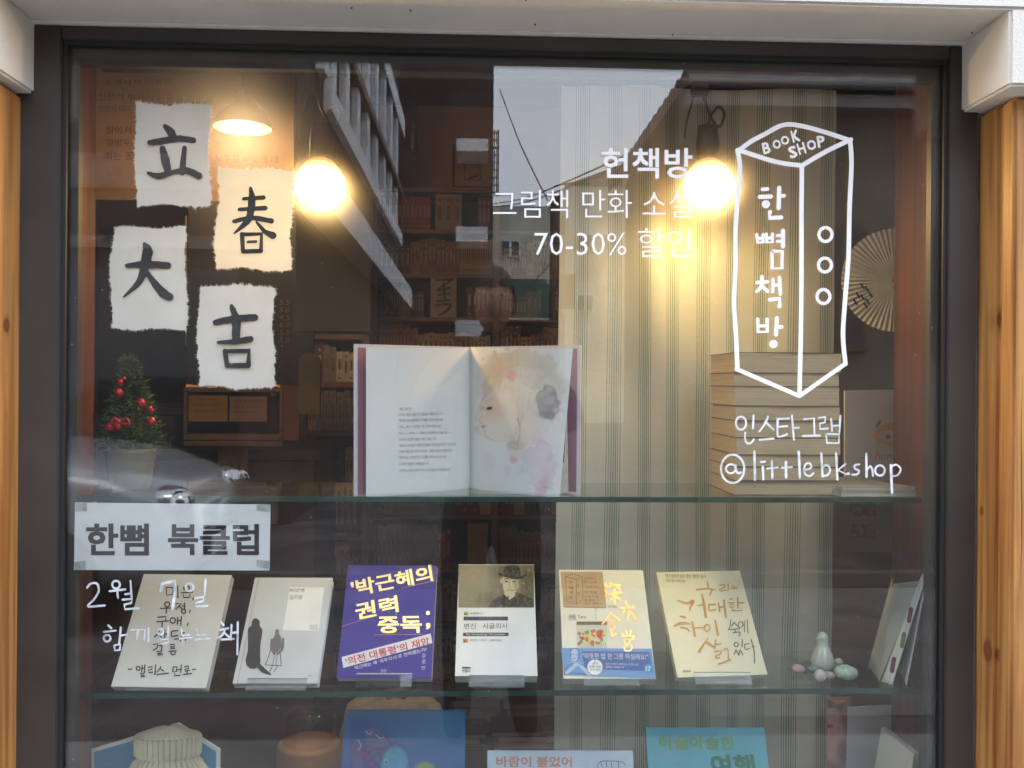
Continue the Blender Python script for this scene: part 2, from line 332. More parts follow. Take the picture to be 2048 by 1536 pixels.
wood('jamb_wood',(.15,.040,.016),(.075,.020,.009))
glassy('window_glass',1.60,(.915,.93,.925),0,dirt_and_bloom=.010)
glassy('shelf_glass',1.5,(.90,.965,.945)); mat('shelf_edge',(.012,.075,.058),.15,.25,6,col2=(.006,.025,.022))
glassy('acrylic',1.49,(.93,.95,.94)); glassy('jar_glass',1.5,(.93,.86,.74))
flat('black_plastic',(.02,.02,.02),.4); flat('white_plastic',(.7,.7,.68),.4)
flat('red_gloss',(.38,.010,.012),.18)
mat('cardboard',(.36,.22,.11),.85,.1,20); mat('kraft',(.50,.33,.17),.85,.08,30)
# ================================================================ THE SHOPFRONT
SOF=.547; BRZ=.437; BY=-.145; XL=-.672; XR=.772; GZ=-1.4
ground=struct(MB().add([(-150,-200,GZ),(150,-200,GZ),(150,30,GZ),(-150,30,GZ)],[(0,1,2,3)]).build('ground',mat('asphalt',(.12,.10,.10),.9,.25,2.2,bump=.8,bscale=60,col2=(.032,.027,.028))))
# pavement in front of the shop
b=MB(); b.box((-12,-1.9,GZ),(12,-.02,GZ+.12)); struct(b.build('pavement',mat('paver',(.27,.26,.245),.9,.15,5,bump=.4),bevel=.01))
# facade wall round the window opening, floor, ceiling, back wall of the room
b=MB(); b.box((-4,.0,GZ),(-.705,.12,2.6)); struct(b.build('facade_wall','stucco'))
b=MB(); b.box((.80,.0,GZ),(4,.12,2.6)); struct(b.build('facade_wall','stucco'))
b=MB(); b.box((-.704,.0,GZ),(.799,.12,-.93)); struct(b.build('facade_wall','stucco'))
b=MB(); b.box((-.704,.012,.62),(.799,.12,2.6)); struct(b.build('facade_wall','stucco'))
b=MB(); b.box((-4,.121,GZ),(4,3.3,GZ+.02)); struct(b.build('room_floor',mat('floorboards',(.18,.09,.045),.5,.2,3,stretch=(8,1,1))))
b=MB(); b.box((-4,.121,1.42),(4,3.3,1.5)); struct(b.build('room_ceiling','ceiling'))
b=MB(); b.box((-4,3.3,GZ),(4,3.4,1.5)); struct(b.build('back_wall','room_wall'))
b=MB(); b.box((-4.1,.121,GZ),(-4,3.3,1.5)); struct(b.build('side_wall','dark_wall'))
b=MB(); b.box((4,.121,GZ),(4.1,3.3,1.5)); struct(b.build('side_wall','dark_wall'))
# white plastered beam with its two brackets
bt=thing('canopy_beam','white plastered beam over the window with a bracket at either end','beam',(.05,BY,SOF))
b=MB(); b.box((-3,BY,SOF),(3,-.001,SOF+.62)); b.build('beam','stucco',bt,bevel=.004)
b=MB(); b.box((-1.6,BY+.001,BRZ),(XL,-.001,SOF+.003)); b.build('bracket','stucco',bt,bevel=.004)
b=MB(); b.box((XR,BY+.001,BRZ),(1.6,-.001,SOF+.003)); b.build('bracket','stucco',bt,bevel=.004)
# hairline trim where the beam meets the frame, and small chips
b=MB(); b.box((XL,-.020,SOF-.004),(XR,-.0035,SOF-.0005)); b.build('trim_strip',flat('trim_white',(.66,.65,.62)),bt)
for (px,py) in ((703,16),(821,21),(1070,49),(1052,0),(1345,70),(1944,66)):
    p=PZ(px,py,SOF-.0012); b=MB(); b.ball(p,.0016,6,seed=int(px)); b.build('stain',mat('stain_brown',(.16,.09,.04),.9),bt)
# timber pillars
knR=[(P(2008,640,-.05).x,-.05,P(2008,640,-.05).z,.020),(P(1972,1024,-.03).x,-.02,P(1972,1024,-.03).z,.006),(P(1980,1305,-.05).x,-.04,P(1980,1305,-.05).z,.014),(P(2000,1310,-.06).x,-.06,P(2000,1310,-.06).z,.008)]
xr=P(1955,600,-.004).x; xl=P(43,700,-.004).x
wood('pine_right',(.60,.29,.08),(.38,.145,.035),[(k[0]-xr,k[1],k[2],k[3]) for k in knR],coat=.25)
pl=P(6,650,-.05); pl2=P(30,1300,-.03)
wood('pine_left',(.60,.28,.08),(.38,.145,.035),[(pl.x-xl,pl.y,pl.z,.012),(P(4,830,-.05).x-xl,-.05,P(4,830,-.05).z,.006)],coat=.25)
tp=thing('timber_pillar','orange pine pillar right of the window with knots and a long crack','pillar',(xr,0,0))
b=MB(); b.box((xr,-.062,GZ),(xr+.05,.0,BRZ-.001)); b.build('plank','pine_right',tp,bevel=.006)
b=MB(); b.box((xr+.002,-.098,GZ),(xr+.040,-.064,BRZ-.001)); b.build('plank','pine_right',tp,bevel=.005)
b=MB(); b.box((xr+.0415,-.1,GZ),(xr+.20,-.064,BRZ-.001)); b.build('plank','pine_right',tp,bevel=.003)
for x_,z0_,z1_,w_ in ((xr+.052,-.93,.30,.0006),(xr+.058,.02,.40,.0007),(xr+.017,-.30,.02,.0005),(xr+.030,-.80,-.45,.0005)):
    b=MB(); yy=-.1003 if x_>xr+.041 else -.0983; r_=random.Random(int(x_*9999)); n=18; L_=[];R_=[]
    for k in range(n+1):
        zz=z0_+(z1_-z0_)*k/n; xx=x_+.0009*math.sin(zz*23)+r_.uniform(-.0003,.0003); h_=w_*(.2+math.sin(math.pi*k/n)); L_.append((xx-h_,yy,zz)); R_.append((xx+h_,yy,zz))
    b.add(L_+R_,[(k,n+1+k,n+2+k,k+1) for k in range(n)]); b.build('crack',mat('crack_dark',(.06,.025,.012),.95),tp)
tp=thing('timber_pillar','orange pine pillar at the left edge of the window','pillar',(xl,0,0))
b=MB(); b.box((xl-.05,-.1,GZ),(xl,.0,BRZ-.001)); b.build('plank','pine_left',tp,bevel=.006)
b=MB(); b.box((xl-.16,-.101,GZ),(xl-.053,-.002,BRZ-.001)); b.build('plank','pine_left',tp,bevel=.003)
# metal window frame with glass
fx0=-.704; fx1=.799
wf=thing('shop_window','dark grey metal framed shop window filling the gap between two pine pillars','window',((fx0+fx1)/2,0,-.93))
L0=P(118,700,-.012).x; L1=P(1896,700,-.012).x; T0=P(1000,98,-.012).z; B0=-.90
def bar(a,c,n='frame_bar',m='frame_metal',bv=.0015): b=MB(); b.box(a,c); return b.build(n,m,wf,bevel=bv)
bar((fx0,-.012,-.93),(L0,.03,SOF-.0055)); bar((L1,-.012,-.93),(fx1,.03,SOF-.0055))
bar((L0+.0005,-.0115,T0),(L1-.0005,.03,SOF-.0055)); bar((L0+.0005,-.0115,-.93),(L1-.0005,.03,B0))
g=.006
bar((L0+.0002,-.006,B0),(L0+g,.028,T0-.0002),'gasket','gasket',0); bar((L1-g,-.006,B0),(L1-.0002,.028,T0-.0002),'gasket','gasket',0)
bar((L0+g,-.0055,T0-g),(L1-g,.028,T0-.0002),'gasket','gasket',0)
bar((L0+g+.0002,.009,T0-.030),(L1-g-.0002,.028,T0-g-.0002),'inner_bar','bar_matte')
bar((L0+g,.009,B0),(L0+g+.012,.028,T0-.031),'inner_bar','frame_metal'); bar((L1-g-.012,.009,B0),(L1-g,.028,T0-.031),'inner_bar','frame_metal')
b=MB(); b.box((L0+g,0,B0),(L1-g,.006,T0-g)); b.build('pane','window_glass',wf)
# jambs of the display case
xa=P(190,700,.13).x; b=MB(); b.box((xa-.05,.05,-.93),(xa,.13,.60)); tag(b.build('jamb_board','jamb_wood',bevel=.002),'reddish wooden jamb board behind the left edge of the glass','board')
xb=P(1787,700,.27).x; b=MB(); b.box((xb,.06,-.93),(xb+.05,.27,.60)); tag(b.build('jamb_board','jamb_wood',bevel=.002),'reddish wooden jamb board behind the right edge of the glass','board')
# glass shelves
S1=-.187; S2=-.508; S3=-.835
def shelf(z,label,xo=0):
    t=thing('glass_shelf',label,'shelf',(.05,.18,z))
    b=MB(); b.box((L0-.004,.081,z-.008),(L1+.004-xo,.30,z)); b.build('glass_plate','shelf_glass',t)
    b=MB(); b.box((L0-.004,.0795,z-.0085),(L1+.004-xo,.081,z+.0003)); b.build('front_edge','shelf_edge',t)
    for x in (xa+.001,xb-.019):
        b=MB(); b.box((x,.20,z-.020),(x+.018,.225,z-.0085)); b.build('shelf_bracket','frame_metal',t,bevel=.001)
    return t
shelf(S1,'upper green-edged glass shelf carrying the open picture book'); shelf(S2,'middle green-edged glass shelf carrying the row of six leaning books'); shelf(S3,'lowest glass shelf under the large blue picture book')
# ================================================================ WRITING ON THE GLASS
G=YP(-.0004)
def z3(pts): return [(1348+x*.3418,y*.3418) for x,y in pts]
def z6(pts): return [(1348+x*.3418,500+y*.3418) for x,y in pts]
def z7(pts): return [(x*.3490,1000+y*.3490) for x,y in pts]
def c3(*a): return z3(circ(*a))
def c6(*a): return z6(circ(*a))
lg=thing('shop_logo','white line drawing of a tall box lettered BOOK SHOP on the glass','decal',P(1590,795,-.0004))
strokes('outline',[([(1475,303),(1502,283),(1530,268),(1560,252),(1584,249),(1621,256),(1665,269),(1700,281)],9),([(1702,279),(1652,303),(1604,331)],9),([(1604,331),(1570,327),(1539,320),(1477,300)],9),
 ([(1475,300),(1480,340),(1474,410),(1471,470),(1471,534),(1468,603),(1472,671),(1475,739)],9),([(1473,738),(1599,792)],8.5,False),([(1599,792),(1690,728)],8.5,False),
 ([(1604,331),(1603,420),(1603,513),(1602,640),(1599,790)],9),([(1700,281),(1703,325),(1699,420),(1697,513),(1690,603),(1686,671),(1691,728)],9)],G,'vinyl_white',lg)
for n,(x,y) in enumerate(((1651,469),(1650,530),(1647,593))): strokes('ring',[(circ(x,y,13,14),6.5,False)],G,'vinyl_white',lg)
mb=MB()
for ch,x,y,a,hh in (('B',1532.6,296,-12,23),('O',1553.5,288.5,-16,18),('O',1570,280.5,-16,18),('K',1591,272,-14,24),('S',1585.6,304,-16,24),('H',1603,297,-16,23),('O',1623,290,-14,20),('P',1642,283,-10,23)):
    ca,sa=math.cos(math.radians(a)),math.sin(math.radians(a)); w=hh*.66 if ch!='O' else hh*.9
    f=lambda u,v:(x+u*ca-v*sa,y+u*sa+v*ca)
    text_into(mb,ch,f(-w/2,-hh/2),f(w/2,-hh/2),f(-w/2,hh/2),G,bold=.035)
mb.build('lettering','vinyl_white',lg)
V=7.5
strokes('lettering',[(z3([(517,1108),(548,1106)]),V),(z3([(502,1152),(568,1150)]),V+1),(c3(538,1195,12,12,16),8.3),(z3([(616,1098),(612,1218)]),V+1),(z3([(612,1145),(645,1145)]),V),(z3([(562,1240),(558,1275),(628,1272)]),V+1,False),
 (z3([(484,1372),(490,1420),(522,1418),(522,1372)]),V-1,False),(z3([(488,1395),(520,1394)]),V-1),(z3([(540,1370),(544,1418),(576,1418),(576,1368)]),V-1,False),(z3([(542,1394),(575,1392)]),V-1),
 (z3([(638,1350),(638,1442)]),V+1),(z3([(605,1378),(638,1378)]),V-1),(z3([(605,1412),(638,1412)]),V-1),(z3([(575,1470),(574,1570),(632,1570),(634,1470),(575,1470)]),V,False),
 (z6([(515,155),(515,172)]),V),(z6([(485,190),(548,186)]),V),(z6([(522,192),(505,220),(485,242)]),V),(z6([(515,212),(548,242)]),V),(z6([(580,170),(578,245)]),V-1),(z6([(617,160),(622,258)]),V),(z6([(582,205),(618,205)]),V-1),(z6([(560,290),(618,285),(618,330)]),V+1,False),
 (z6([(490,405),(492,480),(546,478),(545,405)]),V,False),(z6([(492,445),(545,443)]),V-1),(z6([(602,398),(597,495)]),V+1),(z6([(600,450),(632,450)]),V),(c6(582,550,12,12,16),8.3)],G,'vinyl_white',lg)
sg=thing('window_lettering','bold white three-line discount lettering left of the box drawing on the glass','lettering',P(1190,510,-.0004))
text('lettering_line',[('헌책방',(1203,296),(1385,296),(1203,357),.020)],G,'vinyl_white',sg)
text('lettering_line',[('그림책 만화 소설',(986,380),(1383,380),(986,436),-.006)],G,'vinyl_white',sg)
text('lettering_line',[('70-30% 할인',(1069,456),(1382,456),(1069,514),-.006)],G,'vinyl_white',sg)
hw=thing('handwriting','white marker handwriting with an @ account name on the glass below the box drawing','handwriting',P(1620,985,-.0004))
w=3.9
strokes('handwritten_line',[(c6(392,1013,30,38),w),(z6([(465,968),(462,1045)]),w),(z6([(417,1068),(416,1105),(428,1130),(450,1128),(468,1108)]),w),(z6([(550,975),(530,1020),(500,1062)]),w),(z6([(535,1005),(583,1052)]),w),(z6([(500,1112),(583,1103)]),w),
 (z6([(607,985),(606,1080),(620,1092),(662,1078)]),w),(z6([(605,990),(672,985)]),w),(z6([(608,1035),(664,1030)]),w),(z6([(690,968),(696,1040),(702,1110)]),w),(z6([(697,1042),(730,1040)]),w),
 (z6([(762,990),(820,985),(822,1080)]),w,False),(z6([(755,1088),(855,1085)]),w),(z6([(848,982),(885,978),(884,1008),(852,1016),(856,1048),(900,1044)]),w,False),(z6([(920,990),(925,1058)]),w),(z6([(973,970),(968,1068)]),w),(z6([(922,1030),(968,1026)]),w),(z6([(888,1075),(896,1130),(965,1130),(966,1078),(890,1076)]),w,False)],G,'marker_white',hw,rough=.18)
strokes('handwritten_line',[(c6(343,1280,68,83),w+.4),(c6(332,1280,28,26),w),(z6([(360,1258),(364,1290),(375,1306),(392,1302)]),w),(z6([(470,1180),(473,1345)]),w+1),(z6([(520,1268),(523,1342)]),w+1),(z6([(508,1241),(532,1238)]),w),
 (z6([(572,1235),(575,1333)]),w+.8),(z6([(545,1278),(608,1272)]),w),(z6([(655,1240),(656,1331)]),w+.8),(z6([(630,1274),(690,1270)]),w),(z6([(730,1180),(736,1332)]),w+1),(z6([(765,1286),(800,1276),(798,1252),(778,1248),(762,1275),(768,1312),(795,1322),(816,1306)]),w),
 (z6([(862,1190),(870,1325)]),w+.6),(z6([(870,1272),(895,1258),(914,1285),(900,1315),(872,1322)]),w),(z6([(948,1190),(956,1342)]),w+.8),(z6([(1003,1252),(960,1288),(1008,1312)]),w,False),(z6([(1016,1308),(1024,1309)]),w+1),
 (z6([(1084,1254),(1058,1260),(1060,1280),(1082,1292),(1072,1312),(1042,1314)]),w),(z6([(1125,1193),(1126,1327)]),w+.8),(z6([(1126,1292),(1146,1266),(1160,1284),(1164,1322)]),w),(c6(1205,1290,28,30),w),(z6([(1268,1258),(1276,1420)]),w+.8),(z6([(1270,1268),(1300,1256),(1326,1282),(1308,1318),(1276,1322)]),w)],G,'marker_white',hw,rough=.18)
hw=thing('handwriting','white marker handwriting with a date under the taped sign','handwriting',P(330,1300,-.0004))
w=4.2
strokes('handwritten_line',[(z7([(500,502),(518,480),(555,480),(566,520),(540,568),(505,610),(600,604)]),w),(z7(circ(665,485,22)),w),(z7([(628,522),(718,512)]),w),(z7([(672,520),(676,560)]),w),(z7([(748,465),(755,555)]),w),(z7([(718,540),(750,535)]),w),(z7([(702,572),(758,566),(752,590),(712,600),(716,626),(795,620)]),w,False),
 (z7([(922,518),(928,480),(1002,464),(1004,520),(990,620)]),w+2,False),(z7(circ(1086,500,22)),w),(z7([(1178,455),(1172,545)]),w),(z7([(1118,562),(1168,556),(1164,580),(1122,590),(1124,612),(1190,606)]),w,False)],G,'marker_thin',hw,rough=.2)
strokes('handwritten_line',[(z7([(620,718),(638,735)]),w),(z7([(595,756),(662,748)]),w),(z7(circ(614,792,19)),w),(z7([(692,730),(684,822)]),w),(z7([(688,778),(724,772)]),w),(z7([(655,832),(690,828),(686,860),(658,862),(655,832)]),w,False),
 (z7([(752,745),(790,742),(782,800)]),w-1,False),(z7([(800,745),(832,742),(826,800)]),w-1,False),(z7([(850,735),(850,810)]),w-1),(z7(circ(920,755,17)),w-1),(z7([(965,725),(962,780)]),w-1),(z7([(920,800),(968,796),(964,818),(925,824)]),w-1,False),(z7([(1040,740),(1042,778),(1085,772)]),w-1,False),(z7([(1030,795),(1100,788)]),w-1),(z7([(1050,808),(1054,832),(1092,828)]),w-1,False),
 (z7([(1130,740),(1134,775),(1180,770)]),w-1,False),(z7([(1120,800),(1205,792)]),w-1),(z7([(1268,700),(1282,718)]),w),(z7([(1258,745),(1308,735)]),w),(z7([(1288,742),(1276,772),(1252,790)]),w),(z7([(1284,760),(1312,785)]),w),(z7([(1326,715),(1322,800)]),w),(z7([(1328,762),(1358,758)]),w),(z7([(1362,700),(1360,885)]),w),(z7([(1270,800),(1340,796)]),w)],G,'marker_thin',hw,rough=.2)
# ================================================================ PAPERS TAPED INSIDE THE GLASS
def torn_paper(label,tl,tr,br,bl,y,sts,seed):
    r=random.Random(seed); t=thing('calligraphy_paper',label,'paper',P((bl[0]+br[0])/2,(bl[1]+br[1])/2,y),'torn papers with brushed characters taped to the window')
    pl=YP(y); mb=MB(); nu,nv=26,34; vs=[]
    ph=[r.uniform(0,6) for _ in range(4)]
    for j in range(nv+1):
        for i in range(nu+1):
            u,v=i/nu,j/nv; x=(tl[0]*(1-u)+tr[0]*u)*(1-v)+(bl[0]*(1-u)+br[0]*u)*v; yy=(tl[1]*(1-u)+tr[1]*u)*(1-v)+(bl[1]*(1-u)+br[1]*u)*v
            if i in (0,nu): x+=r.gauss(0,1.1)+3*math.sin(v*7+ph[0]+i)
            if j in (0,nv): yy+=r.gauss(0,1.3)+2.5*math.sin(u*8+ph[1]+j)
            d=.0015*math.sin(u*5+ph[2])*math.sin(v*6+ph[3])+.0006*math.sin(u*17+v*9+ph[0])
            vs.append(pl(x,yy)+Vector((0,d,0)))
    mb.add(vs,[(j*(nu+1)+i,(j+1)*(nu+1)+i,(j+1)*(nu+1)+i+1,j*(nu+1)+i+1) for j in range(nv) for i in range(nu)])
    def fibre(e,nx,ny):
        for _ in range(110):
            s=r.random(); k=int(s*(len(e)-1)); a=Vector(e[k]).lerp(Vector(e[k+1]),r.random()); l=r.uniform(.001,.0042)
            dv=Vector((nx*l+r.gauss(0,.0008),r.gauss(0,.0005),ny*l+r.gauss(0,.0008))); sd=Vector((ny,0,-nx))*r.uniform(.0002,.0006)
            mb.add([a-sd,a+sd,a+dv],[(0,1,2)])
    W=nu+1; fibre([vs[i] for i in range(W)],0,1); fibre([vs[nv*W+i] for i in range(W)],0,-1); fibre([vs[j*W] for j in range(nv+1)],-1,0); fibre([vs[j*W+nu] for j in range(nv+1)],1,0)
    mb.build('sheet','hanji_backlit' if seed==2 else 'hanji',t,smooth=True)
    strokes('character',sts,pl,'brush_ink',t,off=.0022,rough=.09)
    return t
torn_paper('torn white paper brushed with 立, topmost and directly left of the brass lamp',(270,207),(420,209),(419,411),(273,410),.012,[
 ([(330,252),(342,265),(350,280)],[9,17,11]),([(299,285),(320,283),(355,277),(387,281)],[10,14,13,12]),([(325,297),(331,322),(336,344)],[12,18,13]),([(369,296),(364,345)],[10,13]),([(296,346),(318,352),(345,345),(372,341),(398,352)],[6,13,10,14,14])],1)
torn_paper('torn paper brushed with 春, glowing beside the left spot bulb',(437,336),(588,341),(581,541),(431,534),.012,[
 ([(487,398),(527,395)],[7,9]),([(479,419),(531,416)],[8,9]),([(468,443),(502,436),(543,442)],[8,10,11]),([(501,376),(504,400),(499,434),(485,452),(468,467)],[6,15,15,10,3]),([(513,444),(530,463),(546,471)],[5,9,15]),
 ([(484,468),(486,503)],[9,9]),([(484,469),(523,468),(522,502)],[8,8,9],False),([(496,484),(512,483)],6),([(487,503),(521,502)],9)],2)
torn_paper('torn white paper brushed with 大, leftmost of the papers on the glass',(226,455),(372,456),(372,660),(221,656),.012,[
 ([(289,488),(295,503),(289,534),(278,564),(247,594)],[8,22,18,13,3]),([(254,531),(290,529),(336,531)],[9,15,14]),([(291,541),(308,565),(326,586),(340,594)],[8,14,19,15])],3)
torn_paper('torn white paper brushed with 吉, lowest of the papers on the glass',(398,571),(548,573),(547,776),(396,772),.012,[
 ([(431,645),(468,638),(510,635)],[12,15,14]),([(463,612),(472,640),(472,681)],[8,18,16]),([(436,685),(472,683),(501,678)],[6,12,13]),([(450,702),(454,731)],[10,10]),([(450,703),(498,702),(496,731)],[9,11,11],False),([(454,731),(497,731)],10)],4)
s=thing('sign_sheet','pale paper sign with black lettering taped inside the lower left glass','sign',P(345,1140,.009))
b=MB(); pl=YP(.009); b.slab([pl(148,1140),pl(539,1141),pl(541,1009),pl(150,1005)],(0,-1,0),.0003); b.build('sheet','paper',s)
text('lettering',[('한뼘',(172,1047),(298,1047),(172,1111)),('북클럽',(336,1047),(518,1048),(336,1110))],pl,'ink',s,bold=.034)
for q in ([(151,1006),(174,1006),(174,1022),(151,1023)],[(513,1008),(541,1009),(541,1023),(513,1021)],[(149,1124),(171,1121),(172,1140),(149,1140)],[(513,1120),(538,1122),(538,1138),(514,1134)]):
    b=MB(); b.add([pl(*p,.0007) for p in q],[(0,1,2,3)]); b.build('tape',mat('tape',(.42,.47,.47),.3,.2,80),s)
# ================================================================ CURTAIN AND LAMPS
def curtain_mat():
    m,nt,b=nodes('striped_cloth'); N=nt.nodes; L=nt.links; b.inputs['Roughness'].default_value=.9
    def mth(op,a,b_=None,c=None):
        n=N.new('ShaderNodeMath'); n.operation=op
        for i,x in enumerate((a,b_,c)):
            if x is None: continue
            if isinstance(x,(int,float)): n.inputs[i].default_value=x
            else: L.new(x,n.inputs[i])
        return n.outputs[0]
    at=N.new('ShaderNodeAttribute'); at.attribute_name='cloth_u'
    u=mth('FRACT',mth('DIVIDE',at.outputs['Fac'],.0617))
    ln=mth('FRACT',mth('MULTIPLY',u,15.0))
    core=mth('LESS_THAN',mth('ABSOLUTE',mth('SUBTRACT',u,.27)),.235)
    wide=mth('LESS_THAN',mth('ABSOLUTE',mth('SUBTRACT',u,.27)),.10)
    th=mth('ADD',mth('MULTIPLY',wide,.16),.34)
    stripe=mth('MULTIPLY',mth('LESS_THAN',ln,th),core)
    tc=N.new('ShaderNodeTexCoord'); mp=N.new('ShaderNodeMapping'); mp.inputs['Scale'].default_value=(900,900,260); L.new(tc.outputs['Object'],mp.inputs[0])
    nz=N.new('ShaderNodeTexNoise'); nz.inputs['Scale'].default_value=1; nz.inputs['Detail'].default_value=2; L.new(mp.outputs[0],nz.inputs['Vector'])
    fade=mth('MULTIPLY',stripe,mth('ADD',mth('MULTIPLY',nz.outputs[0],.7),.40))
    n2=N.new('ShaderNodeTexNoise'); n2.inputs['Scale'].default_value=4; n2.inputs['Detail'].default_value=6; L.new(tc.outputs['Object'],n2.inputs['Vector'])
    base=N.new('ShaderNodeMix'); base.data_type='RGBA'; base.inputs[6].default_value=(.66,.69,.65,1); base.inputs[7].default_value=(.55,.575,.54,1); L.new(n2.outputs[0],base.inputs[0])
    mx=N.new('ShaderNodeMix'); mx.data_type='RGBA'; L.new(fade,mx.inputs[0]); L.new(base.outputs[2],mx.inputs[6]); mx.inputs[7].default_value=(.07,.17,.115,1)
    L.new(mx.outputs[2],b.inputs['Base Color'])
    bp=N.new('ShaderNodeBump'); bp.inputs['Strength'].default_value=.5; bp.inputs['Distance'].default_value=.0015
    n3=N.new('ShaderNodeTexNoise'); n3.inputs['Scale'].default_value=55; n3.inputs['Detail'].default_value=6; n3.inputs['Distortion'].default_value=1.2; L.new(tc.outputs['Object'],n3.inputs['Vector'])
    L.new(n3.outputs[0],bp.inputs['Height']); L.new(bp.outputs[0],b.inputs['Normal'])
    tr=N.new('ShaderNodeBsdfTranslucent'); L.new(mx.outputs[2],tr.inputs[0]); ms=N.new('ShaderNodeMixShader'); ms.inputs[0].default_value=.2
    L.new(b.outputs[0],ms.inputs[1]); L.new(tr.outputs[0],ms.inputs[2]); L.new(ms.outputs[0],N['Material Output'].inputs[0]); M['cloth']=m
curtain_mat()
CY=.40; cx0=P(1115,900,CY).x; cx1=P(1664,900,CY).x; nx,nz_=150,60
vs=[];us=[]
for j in range(nz_+1):
    z=.60-1.55*j/nz_
    for i in range(nx+1):
        u=i/nx; x=cx0+(cx1-cx0)*u
        y=CY+.010*math.sin(u*11+.8*math.sin(z*1.7)+.6)*(.6+.4*math.sin(u*3.3+z))+.0035*math.sin(u*27+z*2.3+1.5*math.sin(u*4))*(.5+.5*math.sin(z*2.6+u*3))+.004*math.sin(z*6+u*7+math.sin(z*13))
        vs.append((x+.003*math.sin(z*3+u*7),y,z)); us.append((x-cx0)+.0035*math.sin(u*19+z)+.032)
b=MB(); b.add(vs,[(j*(nx+1)+i,(j+1)*(nx+1)+i,(j+1)*(nx+1)+i+1,j*(nx+1)+i+1) for j in range(nz_) for i in range(nx)])
cu=b.build('curtain','cloth',smooth=True); tag(cu,'cream curtain with groups of fine green vertical stripes hanging behind the shelves','curtain')
a=cu.data.attributes.new('cloth_u','FLOAT','POINT'); a.data.foreach_set('value',us)
b=MB(); b.tube([(L0-.1,CY,.615),(L1+.1,CY,.615)],.008); tag(b.build('curtain_rod','frame_metal',smooth=True),'thin rod carrying the striped curtain above the glass','rod')
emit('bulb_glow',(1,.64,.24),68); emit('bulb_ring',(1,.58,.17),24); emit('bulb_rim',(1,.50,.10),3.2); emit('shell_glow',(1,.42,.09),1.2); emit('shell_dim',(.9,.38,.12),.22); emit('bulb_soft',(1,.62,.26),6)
mat('bulb_shell',(.30,.22,.14),.35,.1,10); mat('socket',(.12,.065,.035),.5,.2,20)
def spot_bulb(label,px,py,sx,sy,yy,hx,seed):
    c=P(px,py,yy); t=thing('spot_lamp',label,'lamp',c,'reflector spot bulbs hanging in the window')
    ax=Vector((hx,-.54,-.84)).normalized(); r=.0485
    b=MB(); b.lathe(c,[(r*.985,-.005),(r,0),(r*.98,.007),(r*.93,.011),(r*.80,.015),(r*.45,.020),(.0001,.022)],ax,32); b.mi=[min(i//32,4) for i in range(len(b.f))]; b.build('bulb_face',['bulb_rim','bulb_rim','bulb_ring','bulb_ring','bulb_glow'],t,smooth=True)
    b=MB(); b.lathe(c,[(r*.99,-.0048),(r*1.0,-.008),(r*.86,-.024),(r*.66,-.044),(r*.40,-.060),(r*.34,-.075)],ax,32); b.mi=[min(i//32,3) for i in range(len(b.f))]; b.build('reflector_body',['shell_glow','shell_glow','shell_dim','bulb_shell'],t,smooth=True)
    s=c-ax*.062; tp=Vector((s.x,s.y,s.z+.060))
    e=s-ax*.02+Vector((0,0,.01))
    b=MB(); b.tube([s,s-ax*.012,e+Vector((0,0,.016)),e+Vector((0,0,.048))],[.019,.0225,.0225,.019],16); b.build('socket','socket',t,smooth=True)
    q=e+Vector((0,0,.046)); r_=random.Random(seed)
    loop=[q,q+Vector((.006,0,.022)),q+Vector((.022,.004,.042)),q+Vector((.034,.006,.028)),q+Vector((.026,.004,.004)),q+Vector((.012,0,.010)),q+Vector((-.006,0,.050)),q+Vector((-.008,0,.10)),Vector((q.x-.004,q.y,.62))]
    sm=spline3(loop); b=MB(); b.tube(sm,.0028,6); b.build('cable','socket',t,smooth=True)
    k=q+Vector((-.030,0,.060)); b=MB(); b.tube(spline3([k+Vector((0,0,.06)),k,k+Vector((-.012,0,-.05)),k+Vector((-.016,0,-.085))]),.0022,6); b.build('cable','socket',t,smooth=True)
    b=MB(); b.box(k+Vector((-.004,-.006,0)),k+Vector((.030,.006,.045))); b.build('clamp','socket',t,bevel=.002)
def spline3(p,k=6):
    p=[p[0]]+list(p)+[p[-1]]; out=[]
    for i in range(1,len(p)-2):
        for j in range(k):
            t=j/k; out.append(.5*(2*p[i]+(p[i+1]-p[i-1])*t+(2*p[i-1]-5*p[i]+4*p[i+1]-p[i+2])*t*t+(3*p[i]-p[i-1]-3*p[i+1]+p[i+2])*t**3))
    out.append(p[-2]); return out
spot_bulb('glaring spot bulb on looped cables between the 春 paper and the open book',640,372,55,42,.30,.06,1)
spot_bulb('glaring spot bulb hanging in front of the striped curtain',1418,372,55,42,.30,-.10,2)
# brass pendant
c=P(485,256,1.35); k=56/1850*(1.35+D); t=thing('pendant_lamp','lit brass dome pendant lamp above and right of the 立 paper','lamp',c)
b=MB(); b.lathe(c,[(k,0),(k*.97,k*.16),(k*.86,k*.42),(k*.66,k*.66),(k*.42,k*.80),(k*.20,k*.86),(k*.19,k*1.12),(k*.12,k*1.16)],n=40)
b.lathe(c,[(k*.985,0),(k*.95,k*.15),(k*.84,k*.40),(k*.64,k*.63),(k*.40,k*.77),(.001,k*.82)],n=40); b.build('lamp_shade','brass',t,smooth=True)
b=MB(); b.ball(c+Vector((0,0,k*.22)),k*.36,16); b.build('bulb','bulb_soft',t,smooth=True)
pl_=bpy.data.lights.new('pendant_light','POINT'); pl_.energy=4.0; pl_.color=(1,.66,.34); pl_.shadow_soft_size=.03
po_=bpy.data.objects.new('pendant_light',pl_); COL.objects.link(po_); po_.parent=t; po_.location=(0,0,-k*.30)
b=MB(); b.tube([c+Vector((0,0,k*1.1)),c+Vector((0,0,k*1.45))],[k*.08,k*.05],10); b.build('stem','brass',t,smooth=True)
